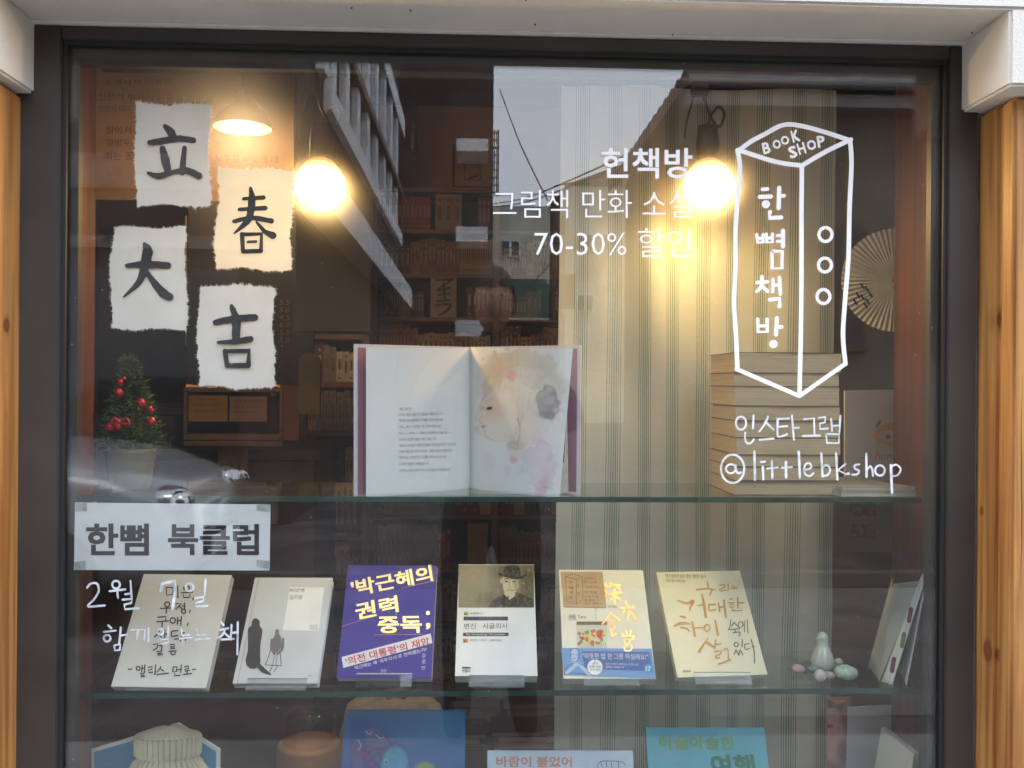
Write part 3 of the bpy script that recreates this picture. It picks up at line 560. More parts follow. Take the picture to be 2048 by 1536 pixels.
b=MB(); b.tube([c+Vector((0,0,k*1.4)),Vector((c.x,c.y,1.42))],.002,6); b.build('cord','black_plastic',t)
c=P(828,300,1.9); t=thing('cord_lamp','small unlit bulb on a long black cord in front of the orange back wall','lamp',c)
b=MB(); b.ball(c+Vector((0,0,-.03)),.022,10); b.build('bulb','jar_glass',t,smooth=True)
b=MB(); b.tube([c,c+Vector((0,0,.06))],.012,8); b.build('socket','black_plastic',t); b=MB(); b.tube([c+Vector((0,0,.06)),Vector((c.x,c.y,1.42))],.003,6); b.build('cord','black_plastic',t)

# ================================================================ BOOKS ON THE SHELVES
def col(key,c,rough=.55,coat=0): return mat(key,c,max(rough,.42),.05,12,coat=coat*.15,spec=.3)
def lean_book(name,label,BL,BR,ytop,zs,t,lean,cover,pages='pages_white',hard=False,cat='book',group=None,over=0):
    th=math.radians(lean); z=zs+t*math.sin(th)+.001
    a=PZ(*BL,z); c=PZ(*BR,z); e=(c-a).normalized(); e.z=0; e.normalize()
    N=Vector((-e.y,e.x,0)); u=U0*math.cos(th)+N*math.sin(th); n=U0*math.sin(th)-N*math.cos(th)
    mid=(a+c)/2; lo,hi=.05,.6
    for _ in range(40):
        h=(lo+hi)/2; q=mid+u*h-CAM; py=768-FPX*q.dot(Uv)/q.dot(Fv)
        if py>ytop: lo=h
        else: hi=h
    base=mid-n*t; T=thing(name,label,cat,base,group); T['height']=h
    c=a+e*(c-a).length
    k=.0022 if hard else .0005; o=.003 if hard else .0002
    A,B,C,Dq=a,c,c+u*h,a+u*h
    b=MB(); b.slab([A,B,C,Dq],n,k); b.slab([p-n*(t-k) for p in (A,B,C,Dq)],n,k)
    b.slab([A-n*k,A-n*(t-k),Dq-n*(t-k),Dq-n*k],-e,k)       # spine
    b.build('cover',cover,T,bevel=.0006 if hard else 0)
    b=MB(); b.slab([A+e*(k+.0003)+u*o-n*(k+.0002),B-e*o+u*o-n*(k+.0002),C-e*o-u*o-n*(k+.0002),Dq+e*(k+.0003)-u*o-n*(k+.0002)],n,t-2*k-.0004); b.build('page_block',pages,T)
    return T,Plane(a,n),(e,u,n,a,c,h)
def stand(label,px0,px1,py,zs,lean=32,tt=.02,g='clear acrylic stands under the leaning books'):
    a=PZ(px0,py,zs+.003); c=PZ(px1,py,zs+.003); e=(c-a).normalized(); N=Vector((-e.y,e.x,0)); th=math.radians(lean); u=U0*math.cos(th)+N*math.sin(th)
    T=thing('acrylic_stand',label,'book stand',((a.x+c.x)/2,a.y,zs),g)
    n=U0*math.sin(th)-N*math.cos(th)
    b=MB(); b.hexa([a,c,c+N*.10,a+N*.10,a+U0*.0025,c+U0*.0025,c+N*.10+U0*.0025,a+N*.10+U0*.0025]); b.build('base_plate','acrylic',T)
    b=MB(); b.slab([a+U0*.003,c+U0*.003,c+U0*.003+u*.020,a+U0*.003+u*.020],n,.0028); b.build('lip','acrylic',T)
    a2=a+N*(.012+tt*1.2)+U0*.003; c2=c+N*(.012+tt*1.2)+U0*.003; b=MB(); b.slab([a2,c2,c2+u*.11,a2+u*.11],n,.0025); b.build('back_rest','acrylic',T)
    b=MB(); b.slab([a+u*.0235-n*.0001,c+u*.0235-n*.0001,c+u*.0250,a+u*.0250],n,.0026); b.build('lip_edge',mat('acrylic_edge',(.55,.56,.54),.2),T)
# 1 white book with pen writing
T,pl,_=lean_book('paperback','off-white paperback lettered by pen in a column, leftmost in the leaning row',(222,1373),(412,1376),1149,S2,.017,38,col('cover_ivory',(.68,.68,.66)))
W2=3.0
def pen(par,pl,name,lst,w,m='pen_ink'): return strokes(name,[(a[0],w if len(a)<2 or isinstance(a[1],bool) else a[1],a[-1] if isinstance(a[-1],bool) else True) for a in lst],pl,m,par,rough=.12)
flat('pen_ink',(.045,.038,.038))
z=z7
pen(T,pl,'handwritten_title',[(z([(952,500),(955,545),(992,540),(990,502),(952,500)]),False),(z([(1018,492),(1020,560)]),),(z(circ(1072,505,13)),),(z([(1040,532),(1105,528)]),),(z([(1055,512),(1052,500)]),),(z([(1050,545),(1052,560),(1088,556),(1088,542)]),False),(z([(1108,560),(1104,572)]),),
 (z(circ(958,598,14)),),(z([(920,622),(990,618)]),),(z([(955,622),(952,650)]),),(z([(1008,595),(1040,592),(1008,625)]),False),(z([(1025,608),(1045,625)]),),(z([(1058,590),(1058,628)]),),(z([(1045,608),(1058,607)]),),(z(circ(1052,638,12)),),(z([(1090,632),(1086,646)]),),
 (z([(905,672),(952,668),(948,690)]),False),(z([(898,698),(965,692)]),),(z([(930,698),(928,725)]),),(z(circ(990,690,15)),),(z([(1018,672),(1016,712)]),),(z([(1040,668),(1036,718)]),),(z([(1018,692),(1038,690)]),),(z([(1078,705),(1074,720)]),),
 (z([(912,750),(900,770),(885,785)]),),(z([(905,765),(925,785)]),),(z([(945,745),(943,790)]),),(z([(944,768),(960,766)]),),(z([(985,752),(1020,748)]),),(z([(985,752),(984,780),(1020,776)]),),(z([(1040,740),(1040,785)]),),(z([(1040,762),(1056,760)]),),(z([(1000,798),(1036,794),(1034,808)]),False),(z([(1066,790),(1062,804)]),),
 (z([(880,828),(905,824),(900,848),(878,862)]),False),(z([(928,820),(926,862)]),),(z([(910,835),(926,833)]),),(z([(900,868),(926,865),(924,876),(902,880),(903,888),(932,884)]),False),(z([(975,830),(1000,827),(998,840),(977,843),(978,852),(1002,849)]),False),(z([(968,868),(1010,864)]),),(z([(980,874),(982,886),(1003,883),(1003,872)]),False)],2.6)
pen(T,pl,'handwritten_author',[(z([(735,970),(755,968)]),),(z(circ(792,965,11)),),(z([(815,948),(812,985)]),),(z([(830,945),(828,990)]),),(z([(813,965),(828,964)]),),(z([(805,995),(826,993),(824,1004),(806,1006),(808,1014),(830,1011)]),False),(z([(850,958),(872,955),(870,970),(852,974),(853,990),(875,986)]),False),(z([(892,945),(888,1000)]),),
 (z([(922,955),(912,972),(900,985)]),),(z([(918,968),(938,980)]),),(z([(900,1000),(965,992)]),),(z([(992,958),(990,985),(1012,982),(1014,956),(992,958)]),False),(z([(1040,945),(1036,990)]),),(z([(1020,972),(1036,970)]),),(z([(1000,995),(1000,1008),(1030,1004)]),False),(z([(1058,955),(1082,952),(1080,966),(1060,970),(1060,980),(1085,977)]),False),(z([(1050,1000),(1098,994)]),),(z([(1072,982),(1072,996)]),),(z([(1103,972),(1120,970)]),)],2.6)
stand('acrylic stand under the off-white pen-lettered paperback',241,404,1384,S2,38)
# 2 grey book
T,pl,_=lean_book('hardback','grey cover book with two dark figures, second in the leaning row',(465,1367),(636,1367),1155,S2,.016,44,col('cover_pearl',(.55,.57,.60)),hard=True)
t2=text('lettering',[('82년생',z([(1662,505)])[0],z([(1745,505)])[0],z([(1660,526)])[0]),('김지영',z([(1660,545)])[0],z([(1732,545)])[0],z([(1658,570)])[0]),('조남주',z([(1775,715)])[0],z([(1824,715)])[0],z([(1773,728)])[0]),('장편소설',z([(1773,731)])[0],z([(1822,731)])[0],z([(1771,742)])[0]),('민음사',z([(1765,1000)])[0],z([(1793,1000)])[0],z([(1763,1010)])[0])],pl,'pen_ink',T,off=.0008)
b=MB(); b.add([pl(*p,.0005) for p in z([(1662,498),(1858,500),(1828,750),(1620,748)])],[(3,2,1,0)]); b.build('title_panel',flat('panel_white',(.78,.78,.78)),T)
flat('wash_black',(.035,.033,.035),.8)
strokes('figure',[(z([(1465,700),(1466,712)]),16),(z([(1464,722),(1462,760),(1456,850),(1450,925)]),[18,30,26,25,31]),(z([(1470,930),(1500,965),(1550,1000)]),[6,9,3]),(z([(1462,935),(1500,978),(1540,998)]),[4,5,2])],pl,'wash_black',T,off=.0007,rough=.05)
strokes('figure',[(z([(1588,752),(1587,772)]),8),(z([(1590,785),(1583,830),(1575,855)]),[14,23,16]),(z([(1558,800),(1556,850),(1572,882)]),5),(z([(1622,795),(1618,850),(1590,882)]),5)],pl,flat('wash_grey',(.16,.15,.15),.8),T,off=.0007,rough=.05)
strokes('figure_lines',[(z([(1552,850),(1538,900),(1520,945)]),1.3),(z([(1575,870),(1562,950)]),1.1),(z([(1590,880),(1580,950)]),1.1),(z([(1605,870),(1612,950)]),1.3),(z([(1520,945),(1612,950)]),1.3),(z([(1560,952),(1545,990)]),1.2),(z([(1590,952),(1570,985)]),1.2)],pl,'wash_black',T,off=.0007)
strokes('hinge_groove',[([(517,1158),(475,1366)],1.6,False)],pl,flat('groove_grey',(.38,.37,.36)),T,off=.0005)
stand('acrylic stand under the grey book with two figures',490,611,1383,S2,44)
# 3 purple book with gold foil title
T,pl,_=lean_book('paperback','purple paperback with gold foil title in the leaning row',(673,1356),(863,1357),1131,S2,.022,32,col('cover_violet',(.042,.022,.27),.35,.3))
def m8(x,y): return (650+x*.349,1000+y*.349)
def tt(s,a,b_,c,bold=.03): return (s,m8(*a),m8(*b_),m8(*c),bold)
text('foil_title',[tt("'박근혜의",(143,462),(606,372),(160,555)),tt('권력',(168,595),(412,545),(180,690)),tt('중독',(300,668),(552,664),(305,765)),tt(',',(578,706),(604,704),(578,742)),tt('·',(578,636),(600,634),(580,660))],pl,'gold_foil',T,bold=.03)
strokes('foil_rule',[([m8(102,722),m8(300,660)],.9,False),([m8(440,505),m8(634,460)],.9,False),([m8(285,772),m8(560,770)],.9,False),([m8(590,370),m8(610,372),m8(618,450)],1.0,False)],pl,'gold_dull',T)
b=MB(); b.add([pl(*m8(*p),.0004) for p in ((95,900),(605,765),(615,820),(105,963))],[(3,2,1,0)]); b.build('title_band','panel_white',T)
text('band_lettering',[tt("‘의전 대통령’의 재앙",(112,903),(594,782),(122,950),.02)],pl,flat('ink_red',(.60,.03,.05)),T,off=.0008,bold=.02)
text('lettering',[tt("박근혜는 왜 ‘꼭두각시’로 전락했는가?",(168,952),(580,843),(172,974),.012),('강',m8(556,880),m8(578,880),m8(554,905)),('준',m8(556,915),m8(578,915),m8(554,938)),('만',m8(554,950),m8(577,950),m8(552,973)),('인물과 사상사',m8(320,968),m8(352,968),m8(319,990))],pl,flat('ink_white',(.7,.7,.74)),T,bold=.006)
stand('acrylic stand under the purple gold-lettered book',711,823,1377,S2)
# 4 white book with a sepia portrait
T,pl,inf=lean_book('paperback','white paperback headed by a sepia portrait of a man in a bowler hat',(910,1352),(1075,1352),1129,S2,.023,44,col('cover_white',(.70,.71,.73),.4,.2))
cv=Canvas(917,1130,1068,1215,(.20,.165,.11),.8)
for q in ((945,1150,38,30,(.34,.30,.22),.8),(935,1195,40,22,(.27,.24,.18),.7),(1000,1145,22,26,(.06,.05,.035),.55),(985,1200,26,14,(.09,.075,.05),.7),(1058,1160,16,40,(.05,.042,.03),.8),(1050,1205,20,14,(.04,.035,.03),.7)): cv.blob(*q,soft=1.1,rag=.25)
cv.poly([(975,1216),(985,1202),(1005,1190),(1012,1184),(1035,1184),(1052,1192),(1068,1200),(1068,1216)],(.018,.015,.013))
cv.poly([(1008,1187),(1012,1180),(1030,1182),(1030,1192),(1018,1200)],(.50,.45,.35)); cv.line([(1016,1193),(1016,1202)],3,(.02,.02,.02))
cv.blob(1003,1162,3.4,5.5,(.42,.36,.27),1,.3); cv.poly([(1005,1154),(1036,1154),(1038,1172),(1031,1186),(1022,1192),(1012,1186),(1006,1172)],(.50,.44,.34)); cv.blob(1020,1172,14,17,(.50,.44,.34),1,.15)
cv.blob(1034,1170,7,16,(.22,.18,.13),.6,.8)
for x in (1013,1028): cv.line([(x-5,1158.5),(x,1157),(x+5,1159)],1.8,(.05,.04,.03)); cv.blob(x,1163,3.6,1.8,(.06,.05,.04),.9,.4)
cv.line([(1020,1160),(1018,1173),(1022,1174)],1.2,(.25,.2,.14)); cv.line([(1014,1181),(1020,1179.5),(1027,1181)],1.6,(.16,.1,.08))
cv.blob(1024,1142,17,14,(.012,.010,.010),1,.12); cv.poly([(1007,1142),(1042,1145),(1041,1155),(1008,1152)],(.012,.010,.010)); cv.line([(999,1148),(1010,1152),(1030,1156),(1046,1154),(1053,1149)],5,(.012,.010,.010)); cv.line([(1008,1146),(1025,1149),(1041,1149)],1.2,(.06,.05,.045))
cv.mixin(np.abs(cv.n)*.10,(.5,.45,.35)); cv.mesh('portrait_print',lambda x,y:pl(x,y,.0004),printed('print_gloss',.3,.4),T)
flat('ink_navy',(.04,.045,.065))
b=MB()
for q in ([(794,668),(1049,668),(1049,690),(794,690)],[(791,760),(1052,760),(1052,780),(791,780)],[(785,957),(835,957),(835,966),(785,966)]): b.add([pl(*m8(*p),.0004) for p in q],[(3,2,1,0)])
b.build('rule','ink_navy',T)
text('lettering',[('변신 · 시골의사',m8(797,706),m8(1048,704),m8(797,740),.006),('세계문학전집 4',m8(832,643),m8(910,643),m8(832,656)),('프란츠 카프카',m8(830,797),m8(928,797),m8(830,810)),('전영애 옮김',m8(945,798),m8(1012,798),m8(945,810)),('민음사',m8(787,970),m8(834,970),m8(787,988),.02)],pl,'pen_ink',T)
text('rule_lettering',[('Die Verwandlung / Ein Landarzt',m8(808,764),m8(1030,764),m8(808,777),.01)],pl,'ink_white',T,off=.0008)
for q,cc,nm in (([(796,640),(822,640),(822,660),(796,660)],(.55,.40,.06),'emblem'),([(791,795),(818,795),(818,817),(791,817)],(.62,.17,.05),'emblem')):
    b=MB(); b.add([pl(*m8(*p),.0004) for p in q],[(3,2,1,0)]); x0,y0=q[0]; x1,y1=q[2]
    b.add([pl(*m8(*p),.0007) for p in ((x0+3,y0+2),(x0+3,y1-3),(x1-6,y1-3))],[(2,1,0)],1); b.build(nm,[flat('emb%d'%int(cc[0]*100),cc),flat('emb_green',(.05,.12,.06))],T)
stand('acrylic stand under the white book with the bowler hat portrait',937,1049,1377,S2,44)
# 5 food book
T,pl,inf=lean_book('paperback','cream comic with a kraft note and blue band, fifth in the leaning row',(1127,1357),(1312,1358),1140,S2,.018,46,col('cover_cream',(.74,.70,.58),.4,.15))
b=MB(); b.slab([pl(*m8(*p),.0012) for p in ((1367,612),(1613,617),(1590,410),(1350,410))],inf[2],.0004); b.build('kraft_note','kraft',T)
strokes('note_drawing',[([m8(*p) for p in a],.9,False) for a in ([(1378,440),(1420,425),(1475,440),(1440,455),(1378,440)],[(1378,440),(1385,580),(1440,598),(1478,570),(1475,440)],[(1440,455),(1440,598)],circ(1450,490,6),circ(1453,535,6))],pl,flat('pencil',(.10,.08,.06)),T,off=.0014)
text('note_lettering',[(ch,m8(1398,465+i*28),m8(1420,465+i*28),m8(1399,485+i*28)) for i,ch in enumerate('한뼘책방')]+[(s,m8(1485,y),m8(x,y+2),m8(1486,y+15)) for s,x,y in (('동네에서',1550,440),('만나는책',1555,462),('그림책 만화',1570,490),('헌책방',1560,520),('소설가게',1562,545),('함께읽기',1570,566),('오전 열한시',1590,585))],pl,'pencil',T,off=.0014)
strokes('calligraphy_title',[([m8(*p) for p in a],w_) for a,w_ in (([(1605,480),(1615,500)],5),([(1600,515),(1612,530)],4),([(1598,570),(1612,545)],4),([(1630,480),(1690,490)],[3,5]),([(1640,470),(1632,500)],3),([(1670,495),(1685,510)],4),([(1625,540),(1695,530)],[3,5]),([(1660,515),(1662,600)],[4,3]),([(1655,545),(1630,580)],3),([(1665,545),(1690,575)],[3,5]),
 ([(1725,585),(1735,605)],4),([(1690,620),(1770,615)],[3,5]),([(1720,625),(1700,660)],3),([(1745,630),(1735,690)],4),([(1755,640),(1780,680)],[3,6]),([(1745,650),(1765,648)],3),
 ([(1640,650),(1590,710)],[4,3]),([(1640,650),(1690,690)],[3,6]),([(1625,700),(1660,698)],3),([(1625,715),(1655,712),(1655,745),(1628,745)],3),([(1640,740),(1645,780),(1670,765)],4),
 ([(1700,760),(1712,780)],4),([(1725,750),(1730,775)],4),([(1755,748),(1745,775)],4),([(1700,785),(1770,780),(1760,800)],[3,5]),([(1715,800),(1745,800),(1742,820),(1718,822),(1715,800)],3),([(1715,835),(1755,832),(1752,860),(1720,862),(1716,836)],3))],pl,'gold_foil',T,rough=.1)
text('lettering',[('ABE Yaro',m8(1394,656),m8(1497,658),m8(1395,678),.003),('아베 야로',m8(1393,680),m8(1440,681),m8(1394,690)),('심야식당',m8(1622,602),m8(1672,604),m8(1622,618))]+[(ch,m8(1545,618+i*18),m8(1557,618+i*18),m8(1545,630+i*18)) for i,ch in enumerate('미드나잇')],pl,'pen_ink',T)
cv=Canvas(1153,1243,1214,1296,(.16,.10,.07),.6); cv.poly([(1153,1250),(1214,1250),(1214,1297),(1153,1297)],(.60,.58,.40)); cv.blob(1184,1282,38,30,(.52,.62,.58),1,.1,edge=.3); cv.blob(1184,1278,29,20,(.62,.60,.38),1,.1)
for i in range(40): cv.blob(1184+rng.uniform(-26,26),1276+rng.uniform(-14,14),rng.uniform(2,6),rng.uniform(2,4),[(.55,.03,.04),(.60,.12,.05),(.10,.28,.05),(.65,.55,.10),(.5,.04,.05)][i%5],.9,.3,rng.uniform(0,180))
for i in range(14): cv.line([(1155+i*4.5,1296),(1158+i*4.5,1286)],.8,(.15,.2,.15))
cv.mesh('food_picture',lambda x,y:pl(x,y,.0004),printed('print_gloss'),T)
b=MB(); b.slab([pl(*m8(*p),.0010) for p in ((1371,1003),(1897,1023),(1872,852),(1353,848))],inf[2],.0003); b.build('paper_band',col('band_blue',(.16,.30,.56),.4,.2),T)
b=MB(); b.add([pl(*m8(*p),.0013) for p in ((1470,866),(1858,870),(1878,980),(1490,968))],[(3,2,1,0)]); b.build('band_panel',col('band_navy',(.07,.13,.36)),T)
text('band_lettering',[('"따뜻한 밥 한 그릇 하실래요?"',m8(1475,876),m8(1852,882),m8(1478,910),.008),('음식 이야기 재미있는 단편으로',m8(1608,932),m8(1795,937),m8(1608,945)),('입맛을 보여줍니다',m8(1608,950),m8(1715,953),m8(1608,963))],pl,'ink_white',T,off=.0018)
strokes('band_badge',[([m8(*p) for p in circ(1547,958,22)],15.5,False)],pl,'panel_white',T,off=.0016); strokes('volume_badge',[([m8(*p) for p in circ(1853,965,12)],8.2,False)],pl,col('band_cyan',(.05,.33,.60)),T,off=.0016)
text('badge_lettering',[('한국',m8(1530,928),m8(1565,929),m8(1530,944)),('일본·대만',m8(1513,947),m8(1584,949),m8(1513,962)),('동시 대발간',m8(1520,966),m8(1580,968),m8(1520,978))],pl,'ink_navy',T,off=.0021)
text('volume_number',[('17',m8(1838,952),m8(1866,953),m8(1839,980),.02)],pl,'ink_white',T,off=.0021)
strokes('cook_drawing',[([m8(*p) for p in a],w_) for a,w_ in (([(1430,870),(1428,915)],13),([(1385,990),(1420,960),(1450,940),(1490,975),(1515,1000)],7))],pl,col('band_pale',(.42,.50,.68)),T,off=.0016)
strokes('cook_outline',[([m8(*p) for p in a],.9) for a in ([(1405,870),(1420,850),(1448,855),(1458,880),(1452,910),(1435,928),(1415,915),(1405,885)],[(1372,1000),(1385,960),(1420,935)],[(1450,935),(1490,955),(1520,1000)],[(1412,885),(1424,884)],[(1436,884),(1448,885)],[(1422,908),(1438,909)],[(1400,990),(1490,995)])],pl,'ink_navy',T,off=.0019)
stand('acrylic stand under the cream comic with a blue band',1168,1280,1374,S2,44)
# 6 cream book with brush title
T,pl,inf=lean_book('paperback','cream paperback with a golden brush-written title, rightmost in the leaning row',(1355,1355),(1535,1349),1143,S2,.014,41,col('cover_butter',(.76,.68,.46),.4,.2))
def m9(x,y): return (1348+x*.349,1000+y*.349)
def s9(lst): return [([m9(*p) for p in a],w_) for a,w_ in lst]
strokes('calligraphy_title',s9([([(130,515),(190,508),(238,515)],[4,3,2]),([(190,470),(196,498)],3),([(218,515),(205,545)],3),([(262,488),(290,486),(284,505),(262,512),(268,522),(300,515)],2),([(312,480),(310,525)],2),([(335,490),(338,500),(360,498)],2),([(325,510),(365,508)],2),
 ([(20,575),(75,592),(110,578),(95,612),(92,632)],[3,5,6,4,3]),([(140,605),(165,600)],3),([(160,540),(172,600),(182,672)],[3,6,5]),([(200,600),(238,598)],3),([(200,600),(202,632),(240,628)],3),([(255,590),(262,640)],3),([(262,615),(290,610)],3),([(285,575),(298,672)],[4,5]),
 ([(318,568),(335,565)],2.5),([(310,590),(345,588)],2.5),(circ(330,607,10),2),([(365,560),(366,618)],3),([(366,590),(400,588)],3),([(335,625),(340,634),(390,632)],2.5),
 ([(35,665),(62,672)],[3,5]),([(0,722),(40,705),(88,708)],[3,6,3]),([(40,730),(70,735),(88,750)],[4,4,3]),([(105,700),(120,780)],[4,5]),([(112,735),(180,728)],[3,2]),(circ(190,732,16,18),3),([(235,690),(252,772)],[3,5]),
 ([(195,790),(165,835),(145,868)],[2,4,6]),([(190,815),(225,840)],4),([(240,800),(232,850)],3),([(235,830),(270,822)],3),([(232,868),(268,865),(262,885),(240,892),(245,905),(262,902)],3),([(285,858),(308,855),(312,912)],3,),([(255,940),(325,915)],[4,3])]),pl,'gold_dull',T,rough=.12)
strokes('brush_words',s9([([(312,745),(322,720),(325,685)],2),([(345,700),(330,722)],2.5),([(345,705),(372,728)],2.5),([(320,742),(375,738)],2.5),([(350,742),(350,755)],2),([(340,760),(378,758),(372,780)],2.5),([(370,700),(372,728),(392,725),(392,700),(370,700)],2),([(402,690),(404,755)],2),([(420,685),(424,762)],2),([(395,718),(404,716)],2),
 (circ(357,828,12),2.2),([(392,800),(390,842)],2.5),([(355,860),(345,885)],2.5),([(358,862),(372,890)],2.5),([(380,858),(372,885)],2.5),([(382,865),(395,885)],2.5),([(405,828),(430,822)],2.2),([(405,828),(408,855),(432,850)],2.2),([(442,800),(458,860),(462,935)],2.5),([(448,842),(462,840)],2.2)]),pl,flat('brush_olive',(.16,.14,.09)),T,rough=.12)
text('lettering',[('작가 위화가 보고 겪은 격변의 중국',(1330,1148),(1411,1149),(1331,1156)),('위화 지음 이욱연 옮김',(1331,1158),(1370,1159),(1332,1164)),('문학동네',m9(50,975),m9(95,974),m9(52,988),.02)],pl,'pen_ink',T)
stand('acrylic stand under the cream book with golden brush title',1392,1505,1371,S2,41)
# open picture book on the upper shelf
ob=thing('open_picture_book','large open picture book with a pale watercolour page standing on the upper glass shelf','picture book',P(940,985,.2))
YG,YO=.215,.105
def shell(x0,x1,ytf,ybf,yf,n=28,back=0):
    pass
def pagept(px,py,side,off=0.0):
    # vertical page: depth grows towards the gutter and rolls in sharply at the gutter; leans back a little
    if side<0: u=(940-px)/(940-732)
    else: u=(px-940)/(1146-940)
    u=max(0,min(1.15,u)); dep=YO+.004+(YG-YO-.02)*(1-u)**1.15+.016*math.exp(-u*22)-.007*math.sin(math.pi*min(1,u))**2
    dep+=.020*(985-py)/300
    return P(px,py,dep-off)
def grid_px(mb,f,xs,ys,mi=0,flip=False):
    vs=[f(x,y) for y in ys for x in xs]; w=len(xs)
    mb.add(vs,[((j*w+i,(j+1)*w+i,(j+1)*w+i+1,j*w+i+1)) for j in range(len(ys)-1) for i in range(w-1)],mi)
def coverpt(px,py):
    u=abs(px-940)/228; return P(px,py,YO+.012+(YG-YO-.004)*(1-u)+.020*(985-py)/300)
for side,name in ((-1,'board'),(1,'board')):
    X=(708,940) if side<0 else (941,1162)
    c4=[(X[0],995 if side<0 else 984),(X[1],984 if side<0 else 991),(X[1],694 if side<0 else 690),(X[0],688 if side<0 else 694)]
    if side>0: c4=[(941,984),(1160,991),(1162,690),(941,694)]
    q=[coverpt(*p) for p in c4]; n=(q[1]-q[0]).cross(q[3]-q[0]).normalized(); n=n if n.y<0 else -n
    b=MB(); b.slab(q,n,.0028); b.build('board',col('board_lilac',(.62,.58,.60)),ob)
    ins=[(p[0]+(7 if i in (0,3) else (-7 if True else 0))*(1 if side<0 else 1)*(1 if (i in (0,3)) == (side<0) else 0),p[1]+(-7 if i<2 else 7)) for i,p in enumerate(c4)]
    b=MB(); b.add([coverpt(*p)+n*.0006 for p in ins],[(0,1,2,3)]); b.build('endpaper',col('endpaper_mauve',(.28,.12,.17)),ob)
for side in (-1,1):
    b=MB()
    for k in range(7):    # a few leaf edges fanned behind the top page
        o=k*.0013; sh=k*1.6
        xs=np.linspace(732-sh,938,14) if side<0 else np.linspace(942,1146-10+sh*2.2,14)
        grid_px(b,lambda x,y:pagept(x,y,side,-o-.0012),list(xs),[698+k*.35,(990 if side<0 else 988)-k*.5]) if side<0 else grid_px(b,lambda x,y:pagept(940+(x-940)*(1-(.125-.012*k)*(y-698)/290),y,side,-o-.0012),list(np.linspace(942,1148,14)),[698+k*.35,988-k*.5])
    b.build('page_block',mat('leaf_edges',(.66,.62,.52),.85,.2,10,stretch=(90,90,1)),ob)
def topy(x): return 697-1.5*abs(x-940)/200 if x<940 else 694+3*(x-940)/200
def boty(x): return 976+19*min(1,((940-x)/205))**.8 if x<940 else 976+21*min(1,(x-940)/200)**.8
def page_canvas(name,x0,x1,side,paint,step):
    cv=Canvas(x0,0,x1,1,(.70,.70,.69),1); 
    cv=Canvas(x0,692,x1,998,(.71,.715,.71),step); paint(cv)
    def f(x,y): 
        v=(y-692)/306
        if side>0: x=940+(x-940)*(1-.13*v)
        return pagept(x,topy(x)+(boty(x)-topy(x))*v,side)
    o=cv.mesh(name,f,printed('print_paper',.85),ob); o.data.polygons.foreach_set('use_smooth',[True]*len(o.data.polygons)); return o
def paintL(c): c.mixin(np.clip(c.n,0,1)*.03,(.6,.62,.66))
page_canvas('left_page',732,940,-1,paintL,3)
def paintR(c):     # loose watercolour washes: a soft generic head in profile with long pale brown hair
    H=(.55,.43,.30)
    c.blob(1040,772,84,74,(.64,.56,.44),.45,.3,8,.10,.15); c.blob(1046,800,80,92,(.66,.60,.50),.40,.35,0,.12,.12)
    c.blob(982,790,17,84,H,.55,.45,12,.22,.25); c.blob(1000,728,44,24,H,.55,.5,-28,.2,.25); c.blob(1060,716,52,18,(.58,.50,.40),.5,.5,12,.2,.25)
    c.blob(1106,772,26,62,(.62,.56,.47),.5,.45,-14,.2,.2); c.blob(1042,880,24,66,(.58,.48,.36),.45,.5,-10,.25,.2); c.blob(1016,742,24,14,(.62,.44,.40),.5,.6,20,.3); c.blob(1024,752,9,10,(.58,.20,.24),.5,.7)
    for k in range(11): c.line([(1000+k*9,716+abs(k-4)*2),(986+k*11,800),(992+k*9,850+k*6)],2.0,(.52,.42,.30),.16)
    c.blob(1000,838,42,52,(.74,.66,.58),.92,.2,6,.05); c.blob(990,824,20,22,(.78,.44,.28),.5,.9,12,.2); c.blob(990,870,20,20,(.74,.66,.58),.85,.4)
    c.line([(966,800),(963,826),(966,838),(960,850),(968,856),(966,864),(971,870),(974,882),(992,890)],1.5,(.45,.30,.25),.7)
    c.blob(981,822,7,3.6,(.04,.035,.04),.95,.35,-18); c.line([(972,808),(986,803)],1.6,(.35,.24,.18),.6); c.line([(968,820),(967,826)],2,(.1,.08,.08),.8); c.blob(969,862,5,3,(.62,.15,.18),.8,.6)
    c.blob(1104,804,24,34,(.26,.24,.30),.6,.22,-12,.10,.35); c.blob(1102,830,18,9,(.20,.19,.26),.4,.5)
    c.line([(1042,840),(1048,866),(1044,896)],3.4,(.22,.17,.14),.5); c.blob(1040,896,18,10,(.48,.36,.24),.55,.5,0,.3); c.blob(1075,872,30,34,(.68,.60,.58),.5,.6,0,.2)
    c.blob(1096,934,36,52,(.60,.46,.58),.5,.35,-14,.15,.2); c.blob(1104,976,12,26,(.64,.30,.38),.55,.6,24,.3); c.blob(1036,928,9,8,(.70,.24,.32),.6,.6); c.blob(1024,950,8,12,(.64,.50,.58),.6,.5); c.blob(984,936,14,20,(.68,.50,.53),.45,.6)
    c.blob(1050,958,60,36,(.62,.66,.73),.35,.8,0,.3); c.line([(1108,982),(1113,978),(1117,983)],1,(.1,.1,.1),.8); c.line([(1121,980),(1126,984),(1131,980)],1,(.1,.1,.1),.7)
page_canvas('right_page',940,1146,1,paintR,1.5)
mb=MB()
